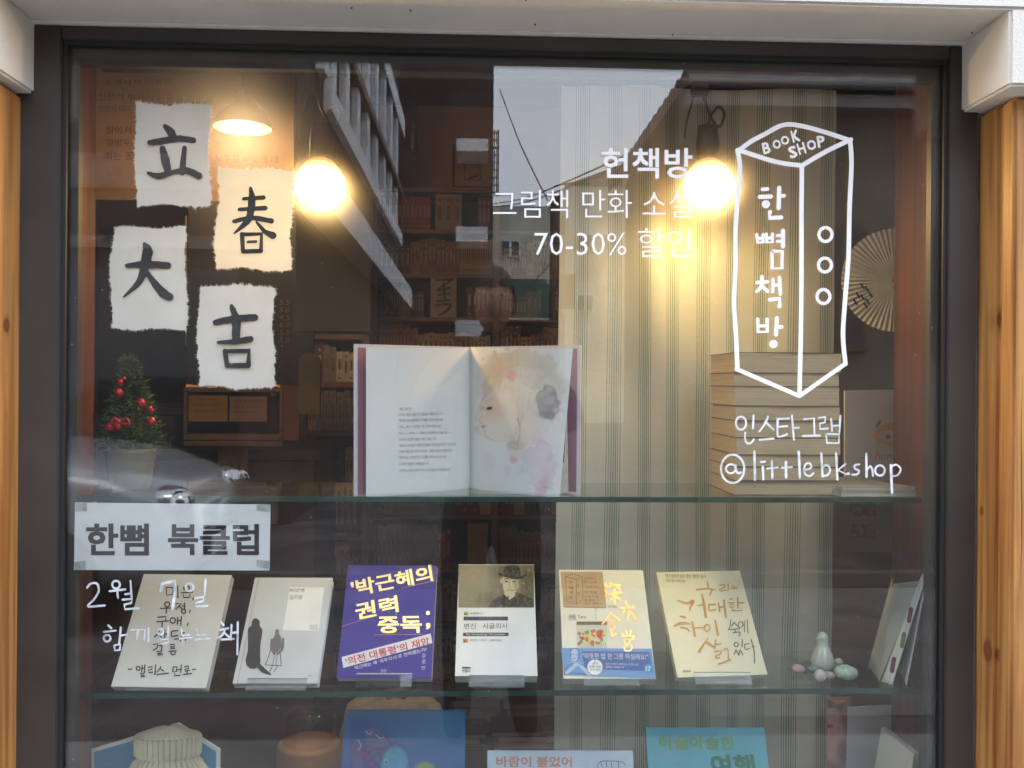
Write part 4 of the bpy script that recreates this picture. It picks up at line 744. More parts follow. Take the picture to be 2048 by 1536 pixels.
LN=[('"배고프지?"',797,825,818),('소녀는 흠칫 놀란 듯 입술을 깨물었습니다.',797,886,829),('하지만 곧 새침하게 고개를 가로저었어요.',797,886,841),('"아뇨, 배 안 고파요. 전 아까 먹었어요."',797,883,854),('저어—— 저어—— 어머니가 주무시고 계실 때——',797,903,867),('소녀는 힘겹게 말을 이어 갔습니다.',797,872,879),('"모르는 남자애가 따뜻한 쌀밥과 콩자반을 갖다 주었어요.',797,912,891),('오늘은 얼굴 찡그리지 않아요. 그래서 음식이 남았네요."',797,905,903),('어머니는 안심한 듯 고개를 끄덕이고는 다시',797,892,915),('스르르 잠들어 버렸습니다.',797,858,928),('그러자 소녀는 후우 하고 긴 한숨을 내쉬었습니다.',797,902,941)]
for s,xa_,xb_,y in LN:
    v,f=glyphs(s,-.004); a_=np.array(v); x0,y0=a_.min(0); x1,y1=a_.max(0)
    mb.add([pagept(xa_+1+(xb_-xa_)*(x-x0)/(x1-x0),y-3+6.2*(y1-yy)/(y1-y0)-.022*(x-x0)/(x1-x0)*(xb_-xa_),-1,.0010) for x,yy in v],f)
mb.build('story_text',flat('story_ink',(.16,.15,.16)),ob)
b=MB(); b.add([pagept(*p,1,-.0008) for p in ((1126,868),(1131,870),(1128,925),(1122,922))],[(3,2,1,0)]); b.build('red_tab','red_gloss',ob)
# stack of old paperbacks, thin books, white book
ys=[992,961,934,910,876,842,812,773,746,705]
fy=.112; x0=P(1470,850,fy).x; x1=P(1679,850,fy).x
mat('old_pages',(.62,.49,.31),.9,.3,4,stretch=(1,1,160),bump=.5,bscale=7,col2=(.50,.38,.23))
zprev=S1+.0005
words_=['lowest','second','third','fourth','fifth','sixth','seventh','eighth','topmost']
for i in range(9):
    zt=P(1570,ys[i+1],fy).z; j=lambda s=.003: random.uniform(-s,s)
    a=(x0+j(),fy+j(.004)); c=(x1+j(),fy+.155+j(.006))
    T=thing('old_book','thick yellowed paperback, %s from the bottom in the stack behind the handwriting'%words_[i] if 0<i<8 else 'thick yellowed paperback, %s of the stack behind the handwriting'%words_[i],'book',((a[0]+c[0])/2,(a[1]+c[1])/2,zprev),'old paperbacks stacked on the upper shelf')
    b=MB(); n=10; vs=[]; H=zt-zprev-.0012
    for (xx,yy) in ((a[0],a[1]),(c[0],a[1]),(c[0],c[1]),(a[0],c[1])):
        pass
    top=[];bot=[]
    for k in range(n+1):
        u=k/n; sag=.0016*math.sin(math.pi*u+i); bot.append((a[0]+(c[0]-a[0])*u,a[1]+.001*math.sin(u*9+i),zprev+.0008)); top.append((a[0]+(c[0]-a[0])*u,a[1]+.001*math.sin(u*7+i*2),zt-.0006-abs(sag)*.4))
    vs=bot+top+[(p[0],c[1],p[2]) for p in bot]+[(p[0],c[1],p[2]) for p in top]; m=n+1; fs=[]
    for k in range(n): fs+=[(k,k+1,m+k+1,m+k),(2*m+k+1,2*m+k,3*m+k,3*m+k+1),(m+k,m+k+1,3*m+k+1,3*m+k),(k+1,k,2*m+k,2*m+k+1)]
    fs+=[(0,m,3*m,2*m),(n,2*m+n,3*m+n,m+n)]
    b.add(vs,fs); b.build('page_block','old_pages',T)
    for row,dz in ((top,.0006),(bot,-.0006)):
        b=MB(); y0_=a[1]-random.uniform(.0008,.003); x0_,x1_=-.0012,.0012
        vv=[(p[0]+(x0_ if k==0 else x1_ if k==n else 0),yy,p[2]+dz+h_) for h_ in (-.0005,.0005) for yy in (y0_,c[1]+.001) for k,p in enumerate(row)]
        b.add(vv,[(k,k+1,m+k+1,m+k) for k in range(n)]+[(2*m+k,2*m+k+1,3*m+k+1,3*m+k) for k in range(n)]+[(k,k+1,2*m+k+1,2*m+k) for k in range(n)]+[(0,m,3*m,2*m)]); b.build('cover',[mat('kraft_cover',(.20,.12,.06),.8,.15,20),mat('olive_cover',(.16,.14,.07),.8,.15,20),mat('grey_cover',(.14,.12,.10),.8,.15,20)][(i*5)%3],T)
    zprev=zt
def lying(label,pa,pb,yf,yb,z0,z1,mcov,mpg,skew=0,grp=None):
    xa_=P(pa,980,yf).x; xb_=P(pb,980,yf).x
    T=thing('thin_book',label,'book',((xa_+xb_)/2,(yf+yb)/2,z0),grp)
    def bx(za,zb,ins,nm,mm):
        b=MB(); s=Vector((skew,0,0)); c=[Vector((xa_+ins,yf+ins,0)),Vector((xb_-ins,yf+ins,0)),Vector((xb_-ins,yb-ins,0))+s,Vector((xa_+ins,yb-ins,0))+s]
        b.hexa([p+Vector((0,0,za)) for p in c]+[p+Vector((0,0,zb)) for p in c]); return b.build(nm,mm,T)
    bx(z0,z0+.0012,0,'cover',mcov); bx(z0+.0013,z1-.0013,.0015,'page_block',mpg); bx(z1-.0012,z1,0,'cover',mcov); return T
lying('lower of two thin cream books lying beside the yellowed stack',1682,1834,.088,.255,S1+.0005,S1+.0095,mat('buff',(.58,.47,.30),.7),'pages_white',-.035,'thin cream books beside the stack')
lying('upper of two thin cream books lying beside the yellowed stack',1684,1832,.092,.255,S1+.0105,S1+.017,mat('buff',(.58,.47,.30),.7),'pages_white',-.035,'thin cream books beside the stack')
wb=thing('white_book','white picture book with an orange animal face standing behind the thin cream books','picture book',P(1738,960,.285))
b=MB(); q=[P(1690,962,.270),P(1795,962,.270),P(1797,779,.288),P(1690,781,.288)]; nn=Vector((0,-1,.1)); b.slab(q,nn,.006); b.build('cover',col('cover_white2',(.50,.49,.47)),wb)
pw=Plane(q[0],(q[1]-q[0]).cross(q[3]-q[0])); pw.n=pw.n if pw.n.y<0 else -pw.n
cv=Canvas(1740,838,1796,892,(.50,.49,.47),1.2); cv.blob(1782,868,34,22,(.60,.24,.02),1,.2,-8); cv.blob(1780,872,22,11,(.5,.48,.44),1,.2); cv.line([(1754,852),(1760,843)],5,(.08,.06,.05)); cv.blob(1776,873,5,4,(.04,.04,.05)); cv.blob(1790,873,4,4,(.06,.05,.05)); cv.mesh('animal_picture',lambda x,y:pw(x,y,.0004),printed('print_paper'),wb)
strokes('red_lettering',[([(1754,903),(1751,918)],2.2),([(1752,912),(1758,908),(1758,919)],2),([(1763,910),(1763,918),(1769,917),(1770,909)],2),([(1776,910),(1775,919)],2),([(1776,913),(1782,909),(1782,919)],2)],pw,'ink_red',wb)
# bird and stones
S=S2
bd=thing('bird_figurine','small celadon ceramic bird standing on green felt between the pebbles','figurine',PZ(1645,1342,S+.002))
c=PZ(1645,1342,S+.002); k=1/1850*(1.6)
mat('celadon',(.42,.47,.40),.15,.12,30,coat=.6)
b=MB(); b.lathe(c,[(.001,0),(k*17,k*2),(k*23,k*12),(k*24,k*22),(k*20,k*36),(k*13,k*50),(k*10,k*56),(k*12.5,k*66),(k*11,k*74),(k*5,k*80),(.001,k*81)],n=28); b.build('body','celadon',bd,smooth=True)
b=MB(); b.lathe(c+Vector((-k*9,-.003,k*69)),[(k*3.4,0),(k*1.8,k*4),(.0003,k*9)],(-1,-.3,-.1),10); b.build('beak','celadon',bd,smooth=True)
b=MB(); b.ball(c+Vector((-k*7,-k*8,k*71)),k*1.4,6); b.build('eye','ink',bd)
b=MB(); b.lathe(c+Vector((k*14,k*4,k*22)),[(k*9,0),(k*5,k*12),(.0004,k*22)],(1,.3,-.5),10); b.build('tail','celadon',bd,smooth=True)
mat('felt_green',(.16,.24,.04),.95,.3,200,bump=.6,bscale=400)
for i,(px,py,rx,ry) in enumerate(((1602,1338,22,12),(1626,1330,24,12),(1680,1336,25,13))):
    cc=PZ(px,py,S+.0008+i*.0012); b=MB(); n=40; r_=random.Random(i); pts=[]
    for q_ in range(n):
        a_=2*math.pi*q_/n; rr=1+.10*math.sin(a_*7+i)+r_.uniform(-.05,.05); pts.append((cc.x+rx*k*rr*math.cos(a_),cc.y+ry*k*2.4*rr*math.sin(a_),cc.z))
    b.prism(pts,(0,0,.001)); tag(b.build('felt_leaf','felt_green'),['green felt leaf under the pink pebble','green felt leaf behind the ceramic bird','green felt leaf under the speckled green pebble'][i],'felt leaf','green felt leaves under the bird')
for px,py,rx,rz,colr,lb in ((1597,1346,14,9,(.45,.32,.30),'pink pebble left of the ceramic bird'),(1633,1346,19,9,(.17,.19,.20),'dark grey flat pebble in front of the ceramic bird'),(1640,1362,12,12,(.56,.52,.50),'round whitish pebble nearest the shelf edge'),(1657,1358,13,8,(.42,.34,.29),'brownish pebble beside the whitish one'),(1692,1357,24,14,(.42,.52,.44),'large speckled pale green egg-shaped pebble'),(1677,1331,9,8,(.60,.55,.53),'small white pebble behind the speckled one')):
    key='stone%d'%px; mat(key,colr,.5,.18,160,bump=.15,bscale=200); cc=PZ(px,py,S+.001+rz*k*.1)
    b=MB(); b.ball(cc+Vector((0,0,rz*k*.9)),k,14,sc=(rx,rx*.8,rz),seed=px); o=b.build('pebble',key,smooth=True); tag(o,lb,'pebble','pebbles round the ceramic bird')
# picture cards on the right
pc=thing('accordion_book','thick white-leaved picture book standing nearly edge-on, right end of the middle shelf','picture book',P(1800,1350,.18))
Y3=lambda p,y:P(p[0],p[1],y)
def leafy(mats,name,pts,t=.0012,flip=1):
    q=[Y3(p[:2],p[2]) for p in pts]; n=(q[1]-q[0]).cross(q[3]-q[0]).normalized(); b=MB(); b.slab(q,n,t); return b.build(name,mats,pc)
leafy(col('card_grey',(.42,.44,.42)),'leaf',[(1737,1330,.28),(1758,1362,.15),(1845,1146,.16),(1793,1122,.29)])
leafy('paper','leaf',[(1776,1366,.12),(1764,1364,.145),(1845,1146,.165),(1849,1146,.14)]); leafy('paper','leaf',[(1776,1367,.12),(1784,1369,.11),(1855,1140,.125),(1850,1144,.14)])
leafy('paper','leaf',[(1800,1345,.2),(1812,1370,.10),(1856,1141,.12),(1838,1180,.2)]); leafy(col('card_blue',(.10,.13,.25)),'leaf',[(1818,1350,.16),(1812,1370,.105),(1845,1240,.125),(1850,1245,.16)])
qq=[Y3((1737,1330),.28),Y3((1758,1362),.15),Y3((1845,1146),.16)]; pp=Plane(qq[0],(qq[1]-qq[0]).cross(qq[2]-qq[0])); pp.n=pp.n if pp.n.y<0 else -pp.n
flat('spot_plum',(.16,.03,.07)); flat('spot_mauve',(.18,.13,.30)); flat('spot_sage',(.20,.26,.10))
for x,y,mm,rr in ((1821,1165,'spot_mauve',13),(1815,1195,'spot_plum',12),(1750,1325,'spot_sage',11),(1742,1333,'spot_mauve',8)): strokes('painted_shape',[([(x,y-3),(x-rr*.3,y+3)],rr)],pp,mm,pc,off=.0008)
q2=[Y3((1776,1367),.12),Y3((1784,1369),.11),Y3((1855,1140),.125)]; p2=YP(.1145)
for x,y,mm in ((1820,1230,'spot_plum'),(1806,1280,'spot_sage'),(1786,1330,'spot_plum')): strokes('painted_shape',[([(x+2,y-12),(x-2,y+12)],9)],Plane(P(x,y,.105),(0,-1,0)),mm,pc,off=.0001)
b=MB(); b.slab([P(1802,1122,.25),P(1828,1128,.24),P(1828,1096,.25),P(1803,1084,.26)],(0,-1,0),.0006); b.build('tag','paper',pc)
# items on the lowest shelf
T,pl,inf=lean_book('picture_book','large blue picture book with a painted fish on the lowest shelf',(668,1728),(925,1728),1419,S3,.012,26,col('cover_deepblue',(.02,.10,.32),.3,.4),hard=True,cat='picture book')
cv=Canvas(700,1424,929,1538,(.018,.10,.33),1.2); cv.blob(880,1440,110,60,(.03,.17,.36),.7,1.2); cv.blob(700,1530,80,70,(.015,.05,.24),.7,1)
cv.blob(762,1530,62,52,(.06,.04,.20),.95,.2,-20,.1); cv.blob(790,1525,26,32,(.04,.30,.52),.9,.3,10); cv.poly([(735,1500),(728,1462),(748,1452),(772,1478),(780,1492)],(.09,.10,.26)); cv.poly([(706,1536),(700,1500),(712,1474),(722,1500),(726,1538)],(.09,.07,.24))
cv.blob(772,1523,4,5,(.3,.45,.5)); cv.blob(772,1524,2,3,(.01,.01,.02))
for i,(x,y) in enumerate(((735,1495),(748,1505),(738,1515),(752,1492),(728,1508),(755,1518),(742,1528))): cv.blob(x,y,5,4,[(.25,.03,.12),(.05,.15,.12),(.14,.04,.24),(.04,.12,.34)][i%4],.8,.4)
for pts in ([(732,1462),(738,1468),(745,1464)],[(716,1480),(722,1492),(716,1500)],[(752,1470),(760,1476),(768,1474)]): cv.line(pts,1.6,(.45,.55,.6),.8)
cv.blob(850,1540,20,16,(.20,.30,.06),.9,.4)
cv.mesh('cover_picture',lambda x,y:pl(x,y,.0004),printed('print_gloss'),T)
T,pl,inf=lean_book('picture_book','pale blue picture book with an orange title on the lowest shelf',(972,1752),(1278,1752),1501,S3,.010,24,col('cover_sky',(.42,.50,.62),.35,.3),hard=True,cat='picture book')
text('lettering',[('바람이 불었어',m8(982,1468),m8(1415,1470),m8(982,1530),.03)],pl,flat('ink_orange',(.50,.20,.10)),T)
strokes('ship_drawing',[([m8(*p) for p in a],1.3) for a in ([(1565,1510),(1580,1500),(1610,1495),(1700,1500),(1720,1520)],[(1610,1495),(1615,1530)],[(1640,1500),(1645,1535)],[(1680,1500),(1684,1535)],[(1580,1500),(1590,1535)],[(1565,1510),(1560,1535)])],pl,'ink_navy',T)
T,pl,inf=lean_book('picture_book','teal travel book with a green title on the lowest shelf before the curtain',(1308,1735),(1560,1735),1455,S3,.016,26,col('cover_teal',(.06,.33,.42),.35,.3),cat='book')
def m9t(s,a,b_,c,bold=.03): return (s,m9(*a),m9(*b_),m9(*c),bold)
text('lettering',[('아슬아슬한',(1316,1472),(1469,1473),(1319,1499),.03)],pl,flat('ink_lime',(.10,.30,.06)),T); text('lettering',[('여행',(1418,1508),(1507,1509),(1425,1552),.045)],pl,flat('ink_green',(.02,.15,.08)),T)
# gabled blue card with a pleated paper form
gt=thing('gabled_card','house-shaped blue board with a pleated paper lantern shape in front, bottom left','display board',P(312,1720,.2))
pg=YP(.20); o_=[(181,1500),(357,1446),(440,1499),(440,1722),(181,1722)]
b=MB(); b.prism([pg(*p) for p in o_],(0,.004,0)); b.build('board','paper',gt)
i_=[(189,1504),(356,1454),(432,1503),(432,1715),(189,1715)]; b=MB(); b.add([pg(*p,.0006) for p in i_],[(4,3,2,1,0)]); b.build('blue_face',col('face_blue',(.03,.25,.45),.4),gt)
c=P(334,1722,.155); kk=(D+.155)/1850; b=MB(); n=36; prof=[(70,0),(90,60),(92,120),(86,170),(66,200),(60,206),(66,212),(67,246),(64,250),(30,262),(8,268)]
vs=[]
for i,(r_,h) in enumerate(prof):
    for q_ in range(n*2):
        a_=math.pi*q_/n; rr=(r_*(1.0 if q_%2 else (.72 if h<250 else .95)))*kk; vs.append((c.x+r_*kk*math.cos(a_)*(.99 if q_%2 else .97),c.y+rr*.5*math.sin(a_),c.z+h*kk))
b.add(vs,[(i*2*n+q_,i*2*n+(q_+1)%(2*n),(i+1)*2*n+(q_+1)%(2*n),(i+1)*2*n+q_) for i in range(len(prof)-1) for q_ in range(2*n)]); b.build('pleated_paper',mat('pleat',(.55,.50,.36),.8,.15,12,bump=.2),gt)
b=MB(); b.prism([pg(265+0,1478,.001),pg(402,1478,.001),pg(357,1457,.001)],(0,.0004,0)); b.build('paper_lining',mat('pleat2',(.45,.36,.24),.8),gt)
# right side: white card, doll cover, flower book
b=MB(); q=[P(1688,1722,.26),P(1786,1722,.26),P(1790,1410,.30),P(1696,1414,.30)]; b.slab(q,(0,-1,.12),.002); tag(b.build('blank_card',col('card_lavender',(.50,.50,.56))),'blank white card standing at the right end of the lowest shelf','card')
t=thing('doll_book','pink doll-picture book half hidden between the curtain and the blank white card','picture book',P(1670,1722,.31))
q=[P(1648,1722,.30),P(1700,1722,.30),P(1702,1395,.34),P(1655,1395,.34)]; b=MB(); b.slab(q,(0,-1,.12),.006); b.build('cover',col('cover_rose',(.32,.16,.16)),t)
pd=Plane(q[0],(q[1]-q[0]).cross(q[3]-q[0])); pd.n=pd.n if pd.n.y<0 else -pd.n
cv=Canvas(1655,1400,1698,1536,(.30,.15,.16),1.5); cv.blob(1665,1412,26,18,(.10,.06,.05),.9,.5); cv.blob(1678,1398,14,9,(.60,.32,.04),.9,.4); cv.blob(1664,1478,30,44,(.55,.30,.30),.9,.4); cv.blob(1662,1430,18,14,(.45,.30,.28),.8,.5); cv.blob(1660,1452,7,4,(.06,.04,.05),.8,.5); cv.blob(1690,1500,16,26,(.14,.04,.08),.7,.6); cv.mesh('cover_picture',lambda x,y:pd(x,y,.0004),printed('print_gloss'),t)
t=thing('flower_book','cream book with an orange flower standing at an angle in the bottom right corner','picture book',P(1800,1722,.2))
q=[P(1722,1690,.17),P(1800,1735,.11),P(1828,1508,.115),P(1763,1455,.20)]; n=(q[1]-q[0]).cross(q[3]-q[0]).normalized(); n=n if n.y<0 else -n
b=MB(); b.slab(q,n,.0015); b.build('cover','cream_paper' if 0 else col('cover_bone',(.58,.52,.42)),t); pf=Plane(q[0],n)
for k_ in range(4):
    e_=Vector((.004*(k_+1),.004*(k_+1),-.0015*k_)); b=MB(); b.slab([p+e_ for p in q],n,.0010); b.build('leaf','pages_white',t)
strokes('flower',[([(1775+9*math.cos(a_),1530+9*math.sin(a_)),(1775+20*math.cos(a_),1530+20*math.sin(a_))],[12,6]) for a_ in [i*2*math.pi/8 for i in range(8)]],pf,flat('petal_orange',(.62,.20,.02)),t,off=.001)
# small christmas tree in its pot on the upper shelf
ct=thing('christmas_tree','miniature green Christmas tree with red baubles in a pot on the upper shelf','christmas tree',P(262,985,.19))
c0=P(262,986,.185); kk=(D+.185)/1850; cz=S1+.001
b=MB(); b.lathe((c0.x,c0.y,cz),[(.001,0),(34*kk,0),(37*kk,6*kk),(46*kk,70*kk),(48*kk,78*kk),(44*kk,79*kk),(42*kk,70*kk),(.001,70*kk)],n=32); b.build('pot',mat('pot_glaze',(.13,.085,.04),.5,.3,7,col2=(.06,.08,.03)),ct,smooth=True)
b=MB(); top=P(258,712,.185); st=Vector((c0.x,c0.y,cz+70*kk)); b.tube([st,st.lerp(top,.5)+Vector((.004,0,0)),top],[.005,.004,.0015],7); b.build('trunk',mat('bark',(.08,.05,.03),.9),ct)
b=MB(); r_=random.Random(5)
def needle(p,d,l,w_,mi): 
    s_=d.cross(Vector((r_.gauss(0,1),r_.gauss(0,1),r_.gauss(0,1)))).normalized()*w_; b.add([p-s_,p+s_,p+d*l],[(0,1,2)],mi)
for i in range(400):
    f_=r_.random()**1.4; p0=st.lerp(top,f_*.98+.01); R_=(70*(1-f_)**.8+6)*kk*r_.uniform(.65,1.1); a_=r_.uniform(0,2*math.pi)
    d=Vector((math.cos(a_),math.sin(a_)*.8,r_.uniform(-.15,.5))).normalized(); tipp=p0+d*R_; mi=r_.choice((0,0,1,2))
    for s_ in range(16):
        q_=p0.lerp(tipp,.12+.88*s_/16); dd=(d+Vector((r_.gauss(0,.55),r_.gauss(0,.55),r_.gauss(0.1,.5)))).normalized(); needle(q_,dd,r_.uniform(.008,.015),.0011,mi)
b.build('foliage',[mat('needle_a',(.045,.09,.02),.7),mat('needle_b',(.02,.045,.012),.7),mat('needle_c',(.09,.14,.035),.7)],ct,kind='stuff')
for px,py,rr,yy in ((240,764,6,.15),(237,785,8.5,.145),(248,757,4,.16),(282,806,9,.14),(300,818,6,.15),(303,843,8.5,.135),(220,854,9,.135),(236,853,7,.13),(303,822,4,.15)):
    b=MB(); b.ball(P(px,py,yy),rr*(D+yy)/1850,14); b.build('bauble','red_gloss',ct,smooth=True)
cb=P(241,846,.13); b=MB()
for s_ in (-1,1): b.tube(spline3([cb,cb+Vector((s_*.010,0,.008)),cb+Vector((s_*.014,0,-.002)),cb]),.0028,6)
b.build('bow','red_gloss',ct,smooth=True)
# hand fan hanging on the niche panel
def pbox(px0,py0,px1,py1,y,dep): 
    a=P(px0,(py0+py1)/2,y); c=P(px1,(py0+py1)/2,y); zt=P((px0+px1)/2,py0,y).z; zb=P((px0+px1)/2,py1,y).z
    return (a.x,y,zb),(c.x,y+dep,zt)
b=MB(); b.box(*pbox(1640,192,1905,1740,.62,.02)); tag(b.build('niche_panel',mat('niche',(.34,.24,.17),.8,.2,3)),'dull brown panel behind the curtain edge at the right','panel')
hf=thing('hand_fan','round pleated paper hand fan hanging between the curtain and the right jamb','fan',P(1790,662,.36))
c=P(1790,561,.36); R_=113*(D+.36)/1850; b=MB(); n=120; vs=[]
for i in range(n):
    a_=2*math.pi*i/n; off=.0009 if i%2 else -.0009
    for f_ in (.06,.4,.75,1.0): vs.append((c.x+R_*f_*math.cos(a_),c.y+off*f_-.004*f_,c.z+R_*.93*f_*math.sin(a_)))
b.add(vs,[(i*4+k_,i*4+k_+1,((i+1)%n)*4+k_+1,((i+1)%n)*4+k_) for i in range(n) for k_ in range(3)]); b.build('paper','hanji' if 0 else mat('fan_paper',(.80,.77,.70),.85,.1,30),hf)
b=MB(); b.lathe((c.x,c.y-.006,c.z),[(R_*.07,0),(R_*.07,.002),(.001,.003)],(0,-1,0),16); b.build('rivet','brass',hf)
b=MB(); b.tube([c+Vector((0,.004,-R_*.1)),c+Vector((.04,.004,-R_*1.6))],.006,8); b.build('handle','bark',hf)
pfn=YP(.354)
strokes('brush_marks',[([(x,y),(x+6,y+9)],4) for x,y in ((1722,568),(1731,574),(1713,586),(1722,590),(1732,598),(1708,600),(1738,585),(1728,606))],pfn,'ink',hf,off=.002)
# picture notes on the panel under the upper shelf
b=MB(); b.box(*pbox(1668,1004,1800,1104,.60,.004)); t=b.build('photo_sheet',col('sheet_grey',(.30,.27,.25))); tag(t,'pinned sheet with two small photographs right of the curtain below the upper shelf','sheet')
for (a_,c_,e_,f_,cc) in ((1700,1006,1752,1032,(.05,.03,.03)),(1702,1048,1752,1074,(.32,.06,.08))):
    cv=Canvas(a_,c_,e_,f_,cc,1.5)
    for i in range(14): cv.blob(rng.uniform(a_,e_),rng.uniform(c_,f_),rng.uniform(3,8),rng.uniform(3,8),[(.35,.22,.18),(.05,.04,.04),(.4,.08,.1),(.30,.28,.26)][i%4],.8,.5)
    cv.mesh('photo_print',lambda x,y:P(x,y,.5985),printed('print_gloss'),t)
# ================================================================ THE ROOM BEHIND
def single(name,boxes,m,label,cat,group=None,bevel=0):
    b=MB(); [b.box(*x) for x in boxes]; return tag(b.build(name,m,bevel=bevel),label,cat,group)
single('soffit_reflection_bar',[pbox(110,126,1300,150,2.2,.12)],'dark_brown','dark bar added for the soffit reflection across the top of the back room','beam')  # bar added in place of the soffit's reflection in the glass
single('partition',[pbox(592,60,742,662,.95,.03)],mat('partition',(.16,.11,.06),.8,.15,4),'brown board partition behind the left spot bulb','partition')
# wall banner with faint lettering
T=thing('wall_banner','tan cloth banner with faint dark lettering high on the left','banner',P(390,402,1.7))
b=MB(); b.box(*pbox(190,112,588,402,1.7,.003)); b.build('cloth',mat('banner_cloth',(.27,.16,.08),.9,.1,5,bump=.2),T)
text('lettering',[('소래사서 비롱도',(208,158),(345,158),(208,170)),('신선이 부사리 한물숲 마일게',(196,184),(424,194),(196,200)),('연명의 바다',(196,211),(262,211),(196,224)),('살아서',(212,252),(262,252),(212,268)),('얼방두',(212,277),(262,277),(212,293)),('하는 물',(210,304),(266,304),(210,320)),('지',(430,283),(440,283),(430,297)),('노두길 바닷에 대',(430,309),(556,312),(430,324))],YP(1.698),mat('faded_ink',(.13,.06,.03),.9),T)
# chalkboard with prices
T=thing('chalkboard','dark chalkboard menu with small yellow prices behind the 吉 paper','chalkboard',P(500,770,1.5))
b=MB(); b.box(*pbox(375,404,628,770,1.5,.02)); b.build('board',mat('slate',(.022,.018,.016),.7,.3,4),T)
strokes('chalk_rule',[([(372,432),(372,690)],3,False)],YP(1.498),flat('chalk_yellow',(.17,.12,.03)),T)
text('chalk_lettering',[(s,(560,599+i*15),(581,599+i*15),(558,610+i*15)) for i,s in enumerate(('5.5','5.0','4.5','6.0','5.0','5.0'))]+[(s,(588,608+i*13),(611,608+i*13),(587,617+i*13)) for i,s in enumerate(('메이플','바닐라','밀크','에이드'))],YP(1.498),'chalk_yellow',T)
single('wall_panel',[pbox(196,450,372,1010,2.0,.03)],mat('slate_blue',(.035,.035,.042),.8,.2,4),'dull slate panel behind the small tree','panel')
# counter with tray
single('counter',[(P(230,900,1.6)+Vector((0,0,-.03)),P(640,900,1.6)+Vector((0,.5,0))),(P(240,905,1.62)+Vector((0,0,-1.1)),P(630,905,1.62)+Vector((0,.45,-.03)))],mat('counter_wood',(.075,.035,.02),.6,.3,4),'dark wooden counter at the left of the back room','counter')
T=thing('display_box','wooden box with a yellow and a pink card on its front, on the dark counter','display box',P(465,890,1.45))
yb=1.45
for q,nm in (((367,868,565,880),'front_board'),((367,882,565,892),'front_board'),((367,784,373,866),'post'),((559,784,565,866),'post'),((367,776,565,783),'top_board')):
    b=MB(); b.box(*pbox(*q,yb,.014)); b.build(nm,mat('box_wood',(.26,.15,.08),.7,.2,10),T,bevel=.001)
b=MB(); b.box(*pbox(374,784,558,890,yb+.18,.01)); b.build('back_board','dark_brown',T)
for q,mm in (((377,791,455,843),mat('card_yellow',(.42,.24,.03),.8)),((459,793,534,843),mat('card_pink',(.38,.22,.15),.8))):
    b=MB(); b.box(*pbox(*q,yb-.003,.002)); b.build('card',mm,T)
text('card_lettering',[('이달의 신간 안내',(395,797),(430,797),(395,801)),('책을 사시면 커피 한잔',(385,808),(440,808),(385,812)),('함께 드립니다',(388,820),(430,820),(388,824)),('이용 안내문 및 영업안내',(467,799),(525,799),(467,805)),('오전 열시',(467,812),(495,812),(467,816)),('오후 일곱시까지',(467,822),(512,822),(467,826))],YP(yb-.0035),mat('card_ink',(.09,.045,.03)),T)
b=MB(); r_=random.Random(3); xs=np.linspace(372,560,22); vs=[]
for r2 in (0,1,2):
    for x in xs: vs.append(P(x,776-r_.uniform(0,5)-(4 if r2==1 else 0),yb+.02+r2*.03))
b.add(vs,[(j*22+i,j*22+i+1,(j+1)*22+i+1,(j+1)*22+i) for j in range(2) for i in range(21)]); b.build('crumpled_paper','kraft',T)
c=P(547,866,yb+.05); k=(D+1.5)/1850; T=thing('glass_bottle','clear glass bottle at the right end of the display box','bottle',c)
b=MB(); b.lathe(c,[(.001,0),(12*k,0),(13*k,8*k),(13*k,45*k),(8*k,58*k),(5*k,64*k),(5*k,76*k)],n=20); b.build('body','jar_glass',T,smooth=True); b=MB(); b.lathe(c,[(6*k,74*k),(6*k,80*k),(.001,80*k)],n=14); b.build('cap','white_plastic',T)
single('tote_bag',[pbox(436,894,494,955,1.55,.02)],mat('tote',(.30,.20,.13),.9,.1,20),'beige cloth bag hanging on the front of the counter','bag')
b=MB(); base=P(472,975,1.5)
for i in range(26):
    a_=random.uniform(0,6.28); b.tube([base,base+Vector((math.cos(a_)*.03,math.sin(a_)*.02,.03)),base+Vector((math.cos(a_)*.055,math.sin(a_)*.03,random.uniform(.02,.085)))],[.002,.0018,.0006],4)
tag(b.build('dried_twigs','dark_brown'),'dark bunch of twigs in front of the cloth bag','twigs')
single('stool',[pbox(303,807,362,829,1.8,.2),pbox(320,833,345,892,1.8,.03)],mat('stool_wood',(.22,.12,.07),.7,.2,6),'pale wooden stool right of the small tree','stool')
b=MB(); q=pbox(597,705,640,828,1.35,.02); b.box(q[0],(q[1][0],q[1][1],q[1][2]-.03)); cc=((q[0][0]+q[1][0])/2,q[0][1],q[1][2]-.031)
b.prism([(cc[0]+(q[1][0]-q[0][0])/2*math.cos(a_),cc[1],cc[2]+.03*math.sin(a_)) for a_ in np.linspace(0,math.pi,13)],(0,.02,0)); tag(b.build('menu_paddle',mat('mustard',(.30,.19,.03),.7)),'mustard yellow round-topped board left of the open book','board')
